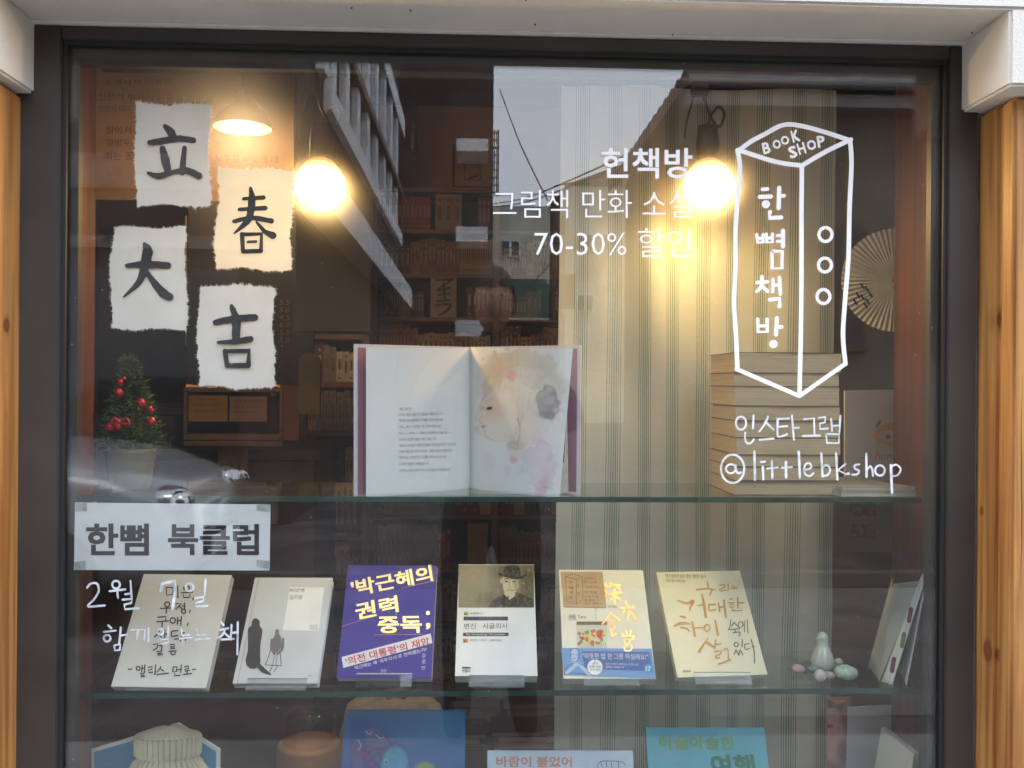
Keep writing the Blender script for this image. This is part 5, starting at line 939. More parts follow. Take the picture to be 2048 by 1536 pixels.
# bookcases
BC={'umber':(.16,.08,.045),'cream':(.42,.30,.18),'red':(.30,.035,.025),'maroon':(.14,.025,.03),'tan':(.34,.20,.10),'dark green':(.05,.08,.04),'navy':(.04,.045,.09),'grey':(.20,.17,.15),'ochre':(.35,.20,.04),'black':(.025,.02,.02),'pale':(.50,.42,.32),'brick':(.28,.10,.05)}
for k_,c_ in BC.items(): mat('spine_'+k_,c_,.6,.15,40)
ordn=['top','second','third','fourth','fifth','sixth','seventh','eighth','ninth','tenth']
_meshcache={}
_ord=lambda k:{1:'first',2:'second',3:'third'}.get(k) or ('%dst'%k if k%10==1 and k!=11 else '%dnd'%k if k%10==2 and k!=12 else '%drd'%k if k%10==3 and k!=13 else '%dth'%k)
def shelf_book(x,w_,h,yf,z,colr,label,group,lean=0,dep=.13):
    key=(round(w_,3),round(h,3),colr)
    if key not in _meshcache:
        b=MB(); W2=round(w_,3); H2=round(h,3); k_=.0016
        b.box((0,0,0),(W2,.002,H2)); b.box((0,.002,0),(k_,dep,H2)); b.box((W2-k_,.002,0),(W2,dep,H2)); b.box((k_,.0021,.002),(W2-k_,dep-.003,H2-.002),1)
        me=bpy.data.meshes.new('book'); me.from_pydata(b.v,[],b.f); me.materials.append(M['spine_'+colr]); me.materials.append(M['pages_white']); me.polygons.foreach_set('material_index',b.mi)
        # print on the spine
        bm=bmesh.new(); bm.from_mesh(me)
        r_=random.Random(hash(key)%1000 if False else int(W2*9000+H2*100))
        for f0,f1 in ((.12,.2),(.30,.72)) if r_.random()<.7 else ((.25,.60),(.84,.9)):
            x0_,x1_=W2*.3,W2*.7; vv=[bm.verts.new(p) for p in ((x0_,-.0006,H2*(1-f1)),(x1_,-.0006,H2*(1-f1)),(x1_,-.0006,H2*(1-f0)),(x0_,-.0006,H2*(1-f0)))]
            fc=bm.faces.new(vv); fc.material_index=2
        bm.to_mesh(me); bm.free(); me.materials.append(M['spine_'+('cream' if colr in ('umber','red','maroon','navy','black','dark green','brick') else 'umber')]); _meshcache[key]=me
    o=bpy.data.objects.new('book',_meshcache[key]); COL.objects.link(o); o.location=(x,yf,z); o.rotation_euler=(0,lean,0); tag(o,label,'book',group); return o
def bookcase(label,px0,px1,div,boards,y,thick=.018,dep=.22,top=None):
    """boards: pixel rows of the shelf tops, from the top of the case down"""
    T=thing('bookcase',label,'bookcase',P((px0+px1)/2,boards[-1],y+dep/2))
    zt=P(px0,boards[0],y).z; zb=GZ+.021; X0=P(px0,768,y).x; X1=P(px1,768,y).x
    for x in [X0,X1-.02]+[P(d_,768,y).x for d_ in div]:
        b=MB(); b.box((x,y,zb),(x+.028,y+dep,zt)); b.build('upright','case_wood',T,bevel=.001)
    b=MB(); b.box((X0,y+dep,zb),(X1,y+dep+.01,zt)); b.build('back_panel','dark_brown',T)
    zs=[]
    edges=[X0+.028]+sum([[P(d_,768,y).x,P(d_,768,y).x+.028] for d_ in div],[])+[X1-.02]
    for r in boards:
        z_=P((px0+px1)/2,r,y).z; zs.append(z_)
        for a_,c_ in zip(edges[::2],edges[1::2]):
            b=MB(); b.box((a_+.0005,y+.004,z_-thick),(c_-.0005,y+dep-.0005,z_)); b.build('shelf_board','shelf_wood',T)
    return zs,edges
YB=2.85
zs,eg=bookcase('tall reddish wooden bookcase against the back wall, left of the curtain',742,1275,[986],[378,461,549,636,722,818,922,1031,1138,1246,1352,1470],YB)
def fill(x0,x1,z,ztop,yf,where,group,cols,wr=(.010,.026),hr=(.75,.96),gap=0,seed=0,leanp=.08):
    r_=random.Random(seed); x=x0+.004; H=ztop-z-.018; run=None; cnt=0
    while True:
        if run is None or r_.random()<.25: run=r_.choice(cols); rw=r_.uniform(*wr); rh=r_.uniform(*hr)*H
        w_=round(max(.008,rw*r_.uniform(.9,1.12))/.002)*.002; h=min(round(rh*r_.uniform(.97,1.03)/.006)*.006,H*.985)
        if x+w_>x1-.004: break
        if r_.random()<gap: x+=r_.uniform(.03,.07); continue
        le=-r_.uniform(.06,.14) if r_.random()<leanp else 0
        cnt+=1; thick='thick ' if w_>.021 else ('thin ' if w_<.014 else '')
        col_='pale ' if False else ''
        shelf_book(x,w_,h,yf,z+.0005,run,'%s%s-spined book, %s from the left %s'%(thick,run,_ord(cnt),where),group,le*0 if le else 0); x+=w_+.0008
G1='books packed on the shelves of the back bookcase'
allc=list(BC)
a0,a1=eg[0],eg[1]; b0_,b1_=eg[2],P(1150,768,YB).x
yb=YB+.03
# second board row: special big volumes
z=zs[1]; w_=(a1-a0)
for i in range(12): shelf_book(a0+.012+i*.019,.018,.155,yb,z+.0005,'red','tall red volume, %s from the left in the set on the second back shelf'%_ord(i+1),G1)
for i in range(3): shelf_book(a0+.262+i*.041,.040,.17,yb,z+.0005,'tan','broad tan volume, %s of three right of the red set on the back bookcase'%_ord(i+1),G1)
for i in range(3): shelf_book(a0+.46+i*.02,.020,.155,yb,z+.0005,'maroon','maroon volume, %s of three at the right end of the second back shelf'%_ord(i+1),G1)
rowcols={2:['tan','cream','umber','brick','umber'],3:['ochre','tan','brick','umber','dark green'],4:['umber','tan','brick','cream'],7:['cream','maroon','tan','dark green','ochre','navy'],8:['ochre','tan','red','cream','grey','umber'],9:['umber','brick','tan','grey'],10:['cream','tan','umber','navy'],11:['umber','tan']}
for r in (2,3,4,7,8,9,10):
    zt=zs[r-1]; where='on the %s back shelf, left bay'%ordn[r-1]
    e=a1 if r not in (3,) else P(852,768,YB).x
    if r==8: e=P(905,768,YB).x
    fill(a0,e,zs[r],zt,yb,where,G1,rowcols[r],seed=r*3+1,hr=(.62,.93) if r in (2,3,4) else (.7,.9),gap=.03)
    fill(b0_,b1_,zs[r],zt,yb,'on the %s back shelf, right bay'%ordn[r-1],G1,rowcols[r],seed=r*7+2,hr=(.6,.9),gap=.04)
fill(P(930,768,YB).x,a1,zs[3],zs[2],yb,'on the fourth back shelf, right end',G1,['umber','ochre','dark green','maroon'],seed=55)
# face-out book with three katakana, brown carton, framed box
T=thing('manga_book','tan book shown face out with three bold black brushed characters on the back bookcase','book',P(886,636,YB+.01))
b=MB(); b.box(*pbox(861,556,913,635.5,YB+.012,.02)); b.build('cover',mat('manga_cover',(.44,.33,.22),.7),T)
strokes('brushed_title',[([(870,560),(890,560),(905,559)],[4,5,5]),([(903,560),(895,566),(886,572)],[5,3,2]),([(888,566),(885,572),(876,578)],[4,4,2]),([(873,582),(888,578),(900,576)],[4,5,4]),([(876,590),(900,587)],[4,4]),([(888,572),(889,596)],[4,5]),([(874,602),(898,600)],[4,4]),([(872,611),(900,609),(893,622),(878,631)],[4,5,5,3])],YP(YB+.0118),'brush_ink',T)
single('carton',[pbox(935,1048,975,1137.5,YB+.02,.08)],'cardboard','brown box standing among the books on the lower back shelves','box')
T=thing('framed_box','kraft box with an inked square in a dark frame on top of the back bookcase','box',P(945,372,YB+.05))
for q,mm,nm in (((908,290,983,372,YB+.05,.03),'cardboard','box'),((905,287,909,372,YB+.045,.01),'dark_brown','frame')): b=MB(); b.box(*pbox(*q)); b.build(nm,mm,T)
strokes('inked_square',[([(929,324),(961,324),(961,361),(929,361),(929,324)],1.2,False),([(938,357),(954,352)],4)],YP(YB+.0498),'faded_ink',T)
zs2,eg2=bookcase('low wooden bookcase left of the open picture book',598,735,[],[668,764,861,966,1070,1180,1290],2.2,thick=.02)
for r in (1,2,3,4,5): fill(eg2[0],eg2[1],zs2[r],zs2[r-1],2.22,'on the %s shelf of the low bookcase'%ordn[r],'books on the shelves of the low bookcase',['pale','cream','tan','maroon','grey','cream'],seed=r*11,wr=(.012,.03),hr=(.6,.92),gap=.02)
# table with heaps of books low behind the shelves
single('work_table',[(P(560,1545,1.9)+Vector((0,0,-.03)),P(1330,1545,1.9)+Vector((0,.7,0)))],mat('table_wood',(.16,.09,.05),.6,.2,5),'low wooden table heaped with books behind the lowest shelf','table')
r_=random.Random(9); tz=P(900,1545,1.9).z+.0005
for i,(x0_,x1_,dy) in enumerate(((985,1085,.10),(870,965,.18),(1010,1120,.34),(1075,1180,.12),(905,1000,.42))):
    a_=P(x0_,1500,1.9+dy).x; c_=P(x1_,1500,1.9+dy).x; z_=tz
    for j in range(5 if i!=1 else 3):
        h=r_.uniform(.016,.032); o_=r_.uniform(-.02,.02); kx=r_.choice(['cream','tan','pale','brick','grey','umber'])
        b=MB(); b.box((a_+o_,1.9+dy,z_),(c_+o_,1.9+dy+.16,z_+.002)); b.box((a_+o_+.002,1.9+dy+.002,z_+.002),(c_+o_-.002,1.9+dy+.158,z_+h-.002),1); b.box((a_+o_,1.9+dy,z_+h-.002),(c_+o_,1.9+dy+.16,z_+h)); z_+=h+.0006
        tag(b.build('book',['spine_'+kx,'pages_white']),'%s-covered book, %s from the bottom of the %s heap on the low table'%(kx,['first','second','third','fourth','fifth'][j],['nearest middle','left front','right rear','far right','left rear'][i]),'book','books heaped on the low table')
# gold tin with a glass dome
c=P(616,1722,.52); k=(D+.52)/1850; T=thing('glass_lidded_tin','golden brown tin with a clear glass domed lid behind the lowest shelf','tin',c)
b=MB(); b.lathe(c,[(.001,0),(60*k,0),(62*k,6*k),(62*k,230*k),(58*k,236*k),(.001,236*k)],n=40); b.build('tin',mat('tin_gold',(.26,.15,.07),.5,.2,6,metal=.25),T,smooth=True)
b=MB(); b.lathe(c,[(50*k,237*k),(52*k,245*k),(52*k,285*k),(46*k,300*k),(30*k,308*k),(.001,311*k)],n=36); b.build('glass_dome','jar_glass',T,smooth=True)
single('tin_stand',[(c+Vector((-.12,-.08,-.03)),c+Vector((.14,.12,-.0005))),(c+Vector((-.1,-.06,-.55)),c+Vector((-.07,.1,-.0305))),(c+Vector((.09,-.06,-.55)),c+Vector((.12,.1,-.0305)))],'dark_brown','small dark stand under the glass-lidded tin','stand')
# crumpled cloth sack behind the blue book
b=MB(); c=P(790,1722,.75); n=30; vs=[]; r_=random.Random(4)
for i,(rr,h) in enumerate(((90,0),(105,80),(112,180),(104,270),(86,318),(60,332),(20,322))):
    for q_ in range(n):
        a_=2*math.pi*q_/n; f_=1+.10*math.sin(a_*5+i)+r_.uniform(-.05,.05); vs.append(c+Vector((rr*f_*math.cos(a_),rr*.6*f_*math.sin(a_),h+r_.uniform(-4,4)))*((D+.75)/1850))
b.add(vs,[(i*n+q_,i*n+(q_+1)%n,(i+1)*n+(q_+1)%n,(i+1)*n+q_) for i in range(6) for q_ in range(n)]); tag(b.build('paper_sack',mat('sack',(.36,.30,.23),.9,.2,20,bump=.5,bscale=30),smooth=True),'crumpled beige sack behind the blue fish book','sack')
single('sack_table',[(c+Vector((-.2,-.15,-.03)),c+Vector((.2,.2,-.002))),(c+Vector((-.18,-.13,-.5)),c+Vector((-.15,.18,-.0305))),(c+Vector((.15,-.13,-.5)),c+Vector((.18,.18,-.0305)))],'dark_brown','dark side table under the beige sack','table')

# ================================================================ THE STREET SEEN IN THE GLASS
mat('brick_dark',(.060,.040,.036),.9,.25,2,bump=.3); mat('white_fin',(.84,.84,.86),.7,.06,3); mat('pale_render',(.70,.67,.57),.9,.14,1.2,bump=.3,bscale=12); mat('pane_dark',(.02,.024,.03),.08,.1,2)
mat('tile_red',(.28,.16,.15),.7,.3,6); mat('beige_render',(.17,.145,.115),.9,.2,1.5); mat('stone_wall',(.17,.14,.135),.95,.35,5,bump=1,bscale=20)
XF=-1.8
T=thing('office_building','dark building with white window fins and white ledges, mirrored left of the open sky','building',(-4.5,-16,GZ))
y0_,y1_=-(9.2-D),-(22-D)
b=MB(); b.box((-9,y1_,GZ),(XF,y0_,11)); b.build('wall','brick_dark',T)
def zf(r): return r*abs(XF)
for z0_,z1_,pr,ya in ((1.80,1.96,.10,-9.6),(3.22,3.46,.14,-8.2),(.98,1.22,.34,-8.2)):
    b=MB(); b.box((XF+.001,y1_,zf(z0_)),(XF+pr,ya,zf(z1_))); b.build('ledge','white_fin',T)
b=MB(); b.box((XF+.001,y1_,zf(2.38)),(XF+.16,-9.4,zf(2.46))); b.build('rail',mat('rail_brown',(.12,.085,.06),.6),T)
for i,d_ in enumerate((10.65,11.25,12.45,13.65,14.9,16.2,17.6,19,20.4)):
    b=MB(); b.box((XF+.0012,-(d_-D)-.17,zf(1.961)),(XF+.10,-(d_-D)+.17,zf(3.219))); b.build('fin','white_fin',T)
    b=MB(); b.box((XF+.0008,-(d_-D)-.62,zf(2.0)),(XF+.02,-(d_-D)-.19,zf(3.19))); b.build('pane','pane_dark',T)
# its street front further left
for x0_,x1_,z0_,z1_,mm,pr,nm in ((-8.9,-1.9,1.88,2.22,'stone_wall',.06,'fascia'),(-8.9,-1.9,1.30,1.42,'stone_wall',.05,'ledge'),(-8.8,-5.2,-1.0,1.1,'pane_dark',.03,'shop_pane'),(-4.9,-2.3,-1.0,1.1,'pane_dark',.03,'shop_pane'),(-8.9,-1.9,-1.39,-1.02,'stone_wall',.08,'plinth')):
    b=MB(); b.box((x0_,y0_+.001,z0_),(x1_,y0_+pr,z1_)); b.build(nm,mm,T)
# dark building closing the left, with white landings
yq=-(26-D); T=thing('brick_block','tall dark block with white landings at its corner beside the mirrored sky','building',(-1,yq-3,GZ))
xe=-Q(0,0,1).x*0+Q(985,500,26).x
b=MB(); b.box((-6,yq-8,GZ),(xe,yq,14)); b.build('wall','brick_dark',T)
for (py0,py1) in ((275,300),(452,482),(640,672)):
    z1_=Q(940,py0,24.5).z; z0_=Q(940,py1,24.5).z; xw=Q(912,400,24.5).x; xe2=Q(976,400,24.5).x
    b=MB(); b.box((xw,yq+.001,z0_),(xe2,yq+1.4,z1_)); b.build('landing','white_fin',T)
b=MB(); xr_=Q(999,300,26).x
for k_ in range(9): zz=Q(990,262+k_*15,26).z; b.box((xe+.001,yq-.3,zz),(xr_,yq-.26,zz+.04))
for x_ in (xe+.02,(xe+xr_)/2,xr_-.04): b.box((x_,yq-.25,Q(990,390,26).z),(x_+.035,yq-.22,Q(990,255,26).z))
b.build('lattice','black_plastic',T)
# pale building down the alley with windows
yd=-(34-D); T=thing('pale_apartment','pale rendered apartment house with a small white-framed window at the end of the alley','building',(4,yd-4,GZ))
xa_=Q(984,500,34).x; xm=Q(1128,500,34).x; xz=Q(1262,500,34).x
b=MB(); b.box((xa_,yd-6,GZ),(xm,yd,Q(1040,412,34).z)); b.build('wall','pale_render',T)
b=MB(); b.box((xm+.001,yd-5,GZ),(xz+2.5,yd+.3,Q(1040,372,34).z)); b.build('wall','pale_render',T)
b=MB(); zq=Q(1040,372,34).z; b.prism([(xm,yd+.35,zq+.001),(xz+2.6,yd+.35,zq+.001),((xm+xz)/2+.6,yd+.35,zq+.7)],(0,-5.4,0)); b.build('roof','tile_red',T)
for (x0_,y0p,x1_,y1p) in ((1000,480,1040,514),(1002,590,1040,625),(1150,470,1185,505),(1200,470,1232,505),(1150,590,1185,625)):
    a_=Q(x0_,y1p,34); c_=Q(x1_,y0p,34); yw=yd+(.02 if x0_<1120 else .32)
    fr=MB(); fr.box((a_.x,yw-.015,a_.z),(c_.x,yw+.06,c_.z)); fo=fr.build('window','white_fin',T)
    for i in range(2):
        b=MB(); w_=(c_.x-a_.x); b.box((a_.x+.06+i*(w_/2),yw+.061,a_.z+.06),(a_.x+w_/2-.04+i*(w_/2),yw+.066,c_.z-.06)); b.build('pane','pane_dark',fo)
# tiled house on the right of the alley
XH=1.72; yn=-(7.7-D); yf_=-(11.6-D); ze=XH*1.49
T=thing('tiled_house','low beige house with a red tiled roof and white gutter, mirrored right of the sky','house',(6,yn-2,GZ))
b=MB(); b.box((XH+.18,yf_,GZ),(10,yn,ze-.02)); b.build('wall','beige_render',T)
b=MB(); n=38; ty=1.0
# hipped tiled roof: undulating sheet along the alley eave and the street eave
def roof_strip(x0_,y0_,x1_,y1_,xi,yi,zi,name,cnt):
    b=MB(); vs=[]; fs=[]
    m=cnt*6
    for i in range(m+1):
        u=i/m; o_=.045*abs(math.sin(math.pi*u*cnt)); vs.append((x0_+(x1_-x0_)*u,y0_+(y1_-y0_)*u,ze+o_)); vs.append((xi[0]+(xi[1]-xi[0])*u,yi[0]+(yi[1]-yi[0])*u,zi+o_))
    fs=[(2*i,2*i+1,2*i+3,2*i+2) for i in range(m)]; b.add(vs,fs)
    b.add([(v[0],v[1],v[2]-.06) for v in vs],fs); q_=2*(m+1); b.add([vs[2*i] for i in range(m+1)]+[(x0_+(x1_-x0_)*i/m,y0_+(y1_-y0_)*i/m,ze-.10) for i in range(m+1)],[(i,i+1,m+2+i,m+1+i) for i in range(m)]); o=b.build(name,'tile_red',T); return o
ex=.0
roof_strip(XH,yf_-.2,XH,yn+.25,(XH+2.2,XH+2.2),(yf_-.2,yn-1.6),ze+1.3,'roof',17)
roof_strip(XH,yn+.25,10.2,yn+.25,(XH+2.2,10.2),(yn-1.6,yn-1.6),ze+1.3,'roof',36)
b=MB(); b.tube([(XH,yn+.27,ze-.09),(10.2,yn+.27,ze-.09)],.05,10); b.build('gutter',mat('gutter_grey',(.20,.20,.21),.6),T)
b=MB(); b.box((XH+.02,yn+.02,ze-.26),(10.1,yn+.2,ze-.15)); b.build('fascia_board','gutter_grey',T)
for x0_,x1_ in ((2.4,3.3),(3.9,4.9),(6.0,7.2)):
    fr=MB(); fr.box((x0_,yn+.001,.3),(x1_,yn+.05,1.35)); fo=fr.build('window',mat('frame_brown',(.10,.07,.05),.6),T)
    for i in range(2):
        b=MB(); w_=x1_-x0_; b.box((x0_+.05+i*w_/2,yn+.051,.35),(x0_+w_/2-.03+i*w_/2,yn+.055,1.30)); b.build('pane','pane_dark',fo)
# garden wall, pole, wires
b=MB(); b.box((4.4,-5.4,GZ),(12,-5.1,GZ+.85)); tag(b.build('garden_wall','stone_wall',bevel=.02),'low rough stone wall across the street, mirrored in front of the curtain','wall')
def pole(label,x,y,ztop,m,arms=True):
    T=thing('utility_pole',label,'utility pole',(x,y,GZ),'utility poles across the street')
    b=MB(); b.tube([(x,y,GZ),(x,y,ztop)],[.10,.075],12); b.build('pole',m,T,smooth=True)
    if arms: b=MB(); b.box((x-.7,y-.04,ztop-.5),(x+.7,y+.04,ztop-.42)); b.build('crossarm',m,T)
    b=MB(); b.box((x+.08,y-.12,ztop-1.7),(x+.3,y+.12,ztop-1.2)); b.build('junction_box','frame_metal',T)
mat('pole_brown',(.07,.04,.03),.8,.2,4)
pp_=Q(1110,500,14); pole('brown utility pole at the mouth of the alley',pp_.x,pp_.y,Q(1110,392,14).z,'pole_brown',False)
# low lean-to with green awning
T=thing('lean_to','small dark lean-to with a drooping dark green awning in the alley','shed',Q(1060,760,16))
a_=Q(1010,640,16); c_=Q(1108,560,16); b=MB(); b.box((a_.x,a_.y-1.5,GZ),(c_.x,a_.y,a_.z)); b.build('wall','brick_dark',T)
b=MB(); b.prism([(a_.x-.05,a_.y+.6,a_.z),(c_.x+.1,a_.y+.6,a_.z),(c_.x-.1,a_.y-.4,c_.z),(a_.x,a_.y-.4,c_.z)],(0,-.06,.06)); b.build('awning',mat('awning_green',(.02,.07,.05),.8),T)
for i,(p0,p1,d0,d1) in enumerate((((985,408),(1275,300),26,9),((985,414),(1275,318),26,9),((1000,180),(1095,400),20,14),((1109,372),(1500,230),14,8),((1109,520),(990,620),14,22))):
    a_=Q(*p0,d0); c_=Q(*p1,d1); mid=(a_+c_)/2+Vector((0,0,-.12)); b=MB(); b.tube(spline3([a_,mid,c_],8),.012,5); tag(b.build('overhead_wire','black_plastic'),['upper of two cables strung to the tiled house','lower of two cables strung to the tiled house','steep cable dropping across the mirrored sky','cable from the brown pole to the tiled house','slanting stay cable beside the pale apartment'][i],'cable','overhead cables in the alley')
# buildings closing the street either side
for x0_,x1_,lb in ((-22,-9.3,'long dull terrace further left across the street'),(10.6,24,'long dull terrace further right across the street')):
    T=thing('terrace',lb,'building',((x0_+x1_)/2,-12,GZ)); b=MB(); b.box((x0_,-18,GZ),(x1_,-7.5,6.5)); b.build('wall','beige_render',T)
    for i in range(5):
        for z_ in (-.4,2.2): b=MB(); xx=x0_+1+i*(x1_-x0_-1)/5; b.box((xx,-7.499,z_),(xx+1.3,-7.46,z_+1.3)); b.build('window','pane_dark',T)
# road details: kerb and pale patch of old concrete
b=MB(); b.box((-14,-5.0,GZ),(14,-4.86,GZ+.1)); struct(b.build('kerb',mat('kerb_stone',(.12,.115,.11),.9),bevel=.01))
b=MB(); b.box((1.0,-4.85,GZ+.001),(9,-2.4,GZ+.005)); struct(b.build('concrete_apron',mat('old_concrete',(.18,.17,.16),.95,.35,2.2,bump=.5,col2=(.09,.085,.08))))
# ---- parked car (silver), only its nose shows in the glass
CX,CYc=-1.62,-4.55
T=thing('parked_car','silver hatchback parked across the street, its headlamp mirrored low on the left','car',(CX-2,CYc,GZ))
def section(x,hw,zb,zt,cr,n=8):
    pts=[]
    for s_,c_ in ((1,1),(-1,1),(-1,-1),(1,-1)): pass
    out=[]
    for q_ in range(4*n):
        a_=2*math.pi*q_/(4*n); ca,sa=math.cos(a_),math.sin(a_); e=cr
        out.append((CX-x,CYc+hw*math.copysign(abs(ca)**e,ca),GZ+(zb+zt)/2+(zt-zb)/2*math.copysign(abs(sa)**e,sa)))
    return out
def loft(secs,name,m,parent,sm=True):
    b=MB(); k_=len(secs[0]); vs=[p for s_ in secs for p in s_]
    b.add(vs,[(i*k_+j,i*k_+(j+1)%k_,(i+1)*k_+(j+1)%k_,(i+1)*k_+j) for i in range(len(secs)-1) for j in range(k_)]+[tuple(range(k_)),tuple((len(secs)-1)*k_+j for j in range(k_))[::-1]]); o=b.build(name,m,parent,smooth=sm); return o
mat('car_paint',(.42,.43,.47),.25,.03,3,metal=.2,coat=1)
loft([section(*a_) for a_ in ((-.02,.45,.30,.55,.6),(.03,.66,.24,.70,.5),(.15,.76,.20,.84,.45),(.45,.82,.18,.95,.42),(.95,.84,.18,1.02,.40),(1.5,.85,.18,1.04,.38),(2.8,.85,.18,1.0,.38),(3.6,.83,.2,.98,.4),(3.85,.70,.3,.85,.5))],'body','car_paint',T)
loft([section(*a_) for a_ in ((.98,.62,.90,.96,.5),(1.35,.66,.90,1.22,.45),(1.75,.66,.90,1.42,.42),(2.4,.66,.9,1.47,.4),(3.1,.65,.9,1.42,.42),(3.7,.60,.9,1.02,.5))],'cabin','pane_dark',T)
loft([section(*a_) for a_ in ((1.8,.60,1.40,1.445,.5),(2.4,.62,1.42,1.485,.5),(3.05,.60,1.38,1.44,.5))],'roof','car_paint',T)
for x_ in (.75,3.15):
    for s_ in (1,-1):
        w=MB(); w.lathe((CX-x_,CYc+s_*.72,GZ+.30),[(.16,.0),(.30,.0),(.31,.03),(.31,.13),(.30,.16),(.18,.16)],(0,s_,0),28); wo_=w.build('wheel',mat('tyre',(.02,.02,.02),.85),T,smooth=True)
        r2=MB(); r2.lathe((CX-x_,CYc+s_*.72,GZ+.30),[(.001,.12),(.06,.15),(.15,.13),(.19,.155),(.20,.14)],(0,s_,0),20); r2.build('rim',mat('alloy',(.5,.5,.52),.3,metal=1),wo_,smooth=True)
hl=Q(345,995,5.55)
for s_ in (1,-1):
    c=Vector((CX-.14,CYc+s_*.60,GZ+.72)); b=MB(); b.ball(c,.5,20,sc=(.32,.26,.17)); b.build('headlight',mat('lamp_chrome',(.75,.77,.80),.12,.1,9,metal=.8),T,smooth=True)
    b=MB(); b.ball(c+Vector((-.115,s_*.085,.02)),.5,12,sc=(.10,.10,.10)); b.build('indicator',mat('amber',(.62,.20,.02),.2),T,smooth=True)
    b=MB(); b.ball(c+Vector((.10,s_*.065,-.01)),.5,14,sc=(.14,.14,.14)); b.build('lamp_reflector',mat('chrome',(.85,.86,.88),.06,metal=1),T,smooth=True)
b=MB(); b.tube([(CX-.98,CYc+.66,GZ+.95),(CX-1.72,CYc+.60,GZ+1.45)],.03,8); b.build('windscreen_pillar','car_paint',T)
b=MB(); b.box((CX+.022,CYc-.26,GZ+.34),(CX+.035,CYc+.26,GZ+.45)); b.build('number_plate','white_fin',T)
b=MB(); b.ball((CX-1.3,CYc+.93,GZ+1.02),.1,12,sc=(.7,1,.75)); b.build('mirror','car_paint',T,smooth=True)
# ---- the photographer, mirrored as a dark figure
px_,py_=.07,-1.92; ft=GZ+.12
PT=thing('person','person in a dark padded coat raising a phone to photograph the window','person',(px_,py_,ft))
def skin(name,chain,edges,m,parent,sub=2):
    me=bpy.data.meshes.new(name); og=ORG[parent.name]; me.from_pydata([Vector(c[:3])-og for c in chain],edges,[]); o=bpy.data.objects.new(name,me); COL.objects.link(o)
    o.modifiers.new('s','SKIN'); 
    for i,c in enumerate(chain): me.skin_vertices[0].data[i].radius=(c[3],c[4] if len(c)>4 else c[3])
    me.skin_vertices[0].data[0].use_root=True
    s_=o.modifiers.new('d','SUBSURF'); s_.levels=sub; s_.render_levels=sub
    bpy.context.view_layer.update(); m2=bpy.data.meshes.new_from_object(o.evaluated_get(bpy.context.evaluated_depsgraph_get())); m2.name=name
    bpy.data.objects.remove(o); m2.materials.append(M[m]); m2.polygons.foreach_set('use_smooth',[True]*len(m2.polygons)); o2=bpy.data.objects.new(name,m2); COL.objects.link(o2); o2.parent=parent; ORG[o2.name]=og; return o2
mat('coat_dark',(.020,.020,.026),.8,.3,12,bump=.4,bscale=40); mat('skin_tone',(.45,.27,.19),.6,.08,20); mat('hair_black',(.012,.010,.010),.6,.3,60); mat('trousers',(.025,.027,.035),.85)
X,Y,Z=px_,py_,ft
body=[(X,Y,Z+.86,.15,.11),(X,Y,Z+1.05,.15,.11),(X,Y,Z+1.22,.17,.12),(X,Y+.01,Z+1.34,.12,.09),(X,Y+.02,Z+1.42,.055,.055),(X,Y+.03,Z+1.49,.05,.05),
 (X+.18,Y,Z+1.33,.075,.075),(X+.29,Y+.10,Z+1.14,.062,.062),(X+.12,Y+.33,Z+1.24,.045,.045),
 (X-.18,Y,Z+1.33,.075,.075),(X-.29,Y+.10,Z+1.14,.062,.062),(X-.20,Y+.33,Z+1.24,.045,.045),
 (X+.10,Y,Z+.76,.10,.10),(X+.11,Y+.01,Z+.46,.075,.075),(X+.12,Y,Z+.10,.055,.055),(X+.13,Y+.12,Z+.045,.045,.04),
 (X-.10,Y,Z+.76,.10,.10),(X-.11,Y+.01,Z+.46,.075,.075),(X-.12,Y,Z+.10,.055,.055),(X-.13,Y+.12,Z+.045,.045,.04)]
skin('body',body,[(0,1),(1,2),(2,3),(3,4),(4,5),(3,6),(6,7),(7,8),(3,9),(9,10),(10,11),(0,12),(12,13),(13,14),(14,15),(0,16),(16,17),(17,18),(18,19)],'coat_dark',PT)
hc=Vector((X,Y+.045,Z+1.575)); b=MB(); n=24; vs=[]
for i in range(17):
    th=math.pi*i/16
    for q_ in range(n):
        w_=2*math.pi*q_/n; r1=math.sin(th); x_,y_,z_=r1*math.cos(w_)*.076,r1*math.sin(w_)*.096,math.cos(th)*.118
        if z_<0: x_*=1-.30*(-z_/.118)**1.5; 
        fr_=max(0,math.sin(w_))*r1
        d_=math.hypot(x_/.016,(z_+.008)/.035)
        if fr_>.5: y_+=.020*math.exp(-d_*d_)*(1 if z_<.03 else .4); y_-=.007*math.exp(-((abs(x_)-.031)/.014)**2-((z_-.018)/.013)**2); y_+=.005*math.exp(-(x_/.022)**2-((z_+.052)/.009)**2)
        vs.append(hc+Vector((x_,y_,z_)))
b.add(vs,[(i*n+q_,(i+1)*n+q_,(i+1)*n+(q_+1)%n,i*n+(q_+1)%n) for i in range(16) for q_ in range(n)]); b.build('head','skin_tone',PT,smooth=True)
for s_ in (1,-1):
    b=MB(); b.ball(hc+Vector((s_*.077,-.004,-.006)),.5,10,sc=(.018,.036,.06)); b.build('ear','skin_tone',PT,smooth=True)
    b=MB(); b.ball(hc+Vector((s_*.031,.081,.018)),.0105,10); b.ball(hc+Vector((s_*.031,.089,.018)),.005,8,1); b.build('eye',['white_plastic','ink'],PT,smooth=True)
b=MB(); b.box(hc+Vector((-.02,.083,-.055)),hc+Vector((.02,.090,-.050))); b.build('mouth',flat('lip',(.28,.08,.07)),PT)
b=MB(); vs=[]
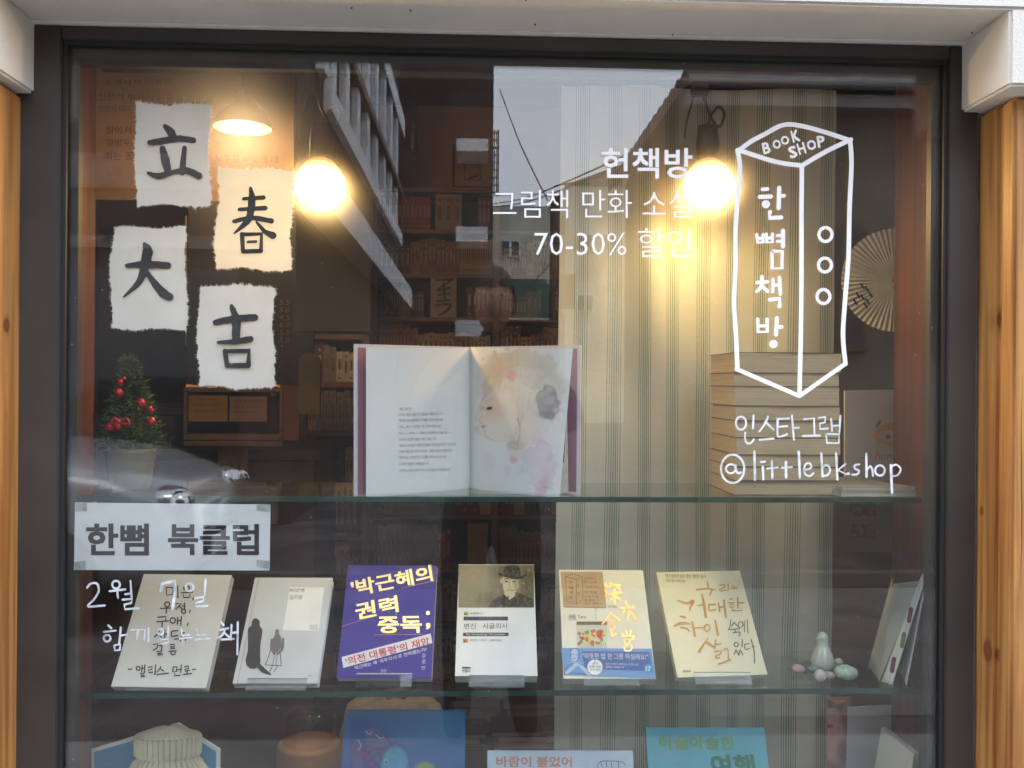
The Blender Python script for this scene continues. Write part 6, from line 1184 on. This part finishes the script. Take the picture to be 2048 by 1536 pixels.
for i in range(11):
    th=math.pi*.60*i/10
    for q_ in range(24):
        w_=2*math.pi*q_/24; lim=1 if math.sin(w_)<.35 else .62
        t2=th*lim; rr=1.09+.02*math.sin(q_*5+i); vs.append(hc+Vector((math.sin(t2)*math.cos(w_)*.079*rr,math.sin(t2)*math.sin(w_)*.099*rr-.004,math.cos(t2)*.121*rr)))
b.add(vs,[(i*24+q_,(i+1)*24+q_,(i+1)*24+(q_+1)%24,i*24+(q_+1)%24) for i in range(10) for q_ in range(24)]); b.build('hair','hair_black',PT,smooth=True)
# hands round the phone
phx0,phx1=-.030,.105
for s_,hx in ((1,phx1),(-1,phx0)):
    wr=(Vector((X+.12,Y+.33,Z+1.24)) if s_>0 else Vector((X-.20,Y+.33,Z+1.24)))
    pm=Vector((hx+s_*.028,-1.490,-.015)); ch=[(*wr,.030,.026),(*(wr.lerp(pm,.7)),.027,.020),(*pm,.032,.016)]; ed=[(0,1),(1,2)]
    for f_,(dz,ln) in enumerate(((.024,.036),(.008,.040),(-.008,.038),(-.024,.030))):
        k_=len(ch); a_=pm+Vector((-s_*.006,-.006,dz)); ch+=[(*a_,.009),(*(a_+Vector((-s_*ln*.55,-.010,0))),.0085),(*(a_+Vector((-s_*ln,-.004,-.002))),.0075)]; ed+=[(2,k_),(k_,k_+1),(k_+1,k_+2)]
    k_=len(ch); a_=pm+Vector((0,.006,.030)); ch+=[(*a_,.011),(*(a_+Vector((-s_*.022,.004,.014))),.0095),(*(a_+Vector((-s_*.040,.002,.016))),.008)]; ed+=[(2,k_),(k_,k_+1),(k_+1,k_+2)]
    skin('hand',ch,ed,'skin_tone',PT)
pf_=thing('phone','black smartphone held sideways in both hands by the photographer','phone',(.04,-1.468,-.033))
b=MB(); b.box((phx0,-1.474,-.036),(phx1,-1.466,.034)); b.build('case','black_plastic',pf_,bevel=.003)
b=MB(); b.lathe((0,-1.4658,0),[(.006,0),(.006,.0012),(.001,.0014)],(0,1,0),16); b.build('lens','pane_dark',pf_)
bpy.data.objects.remove(_typeo); bpy.data.curves.remove(_type)
for k_ in list(bpy.data.objects):
    if 'height' in k_.keys(): del k_['height']
print('OBJECTS',len(bpy.data.objects),'TRIS',sum(len(o.data.polygons) for o in bpy.data.objects if o.type=='MESH'))
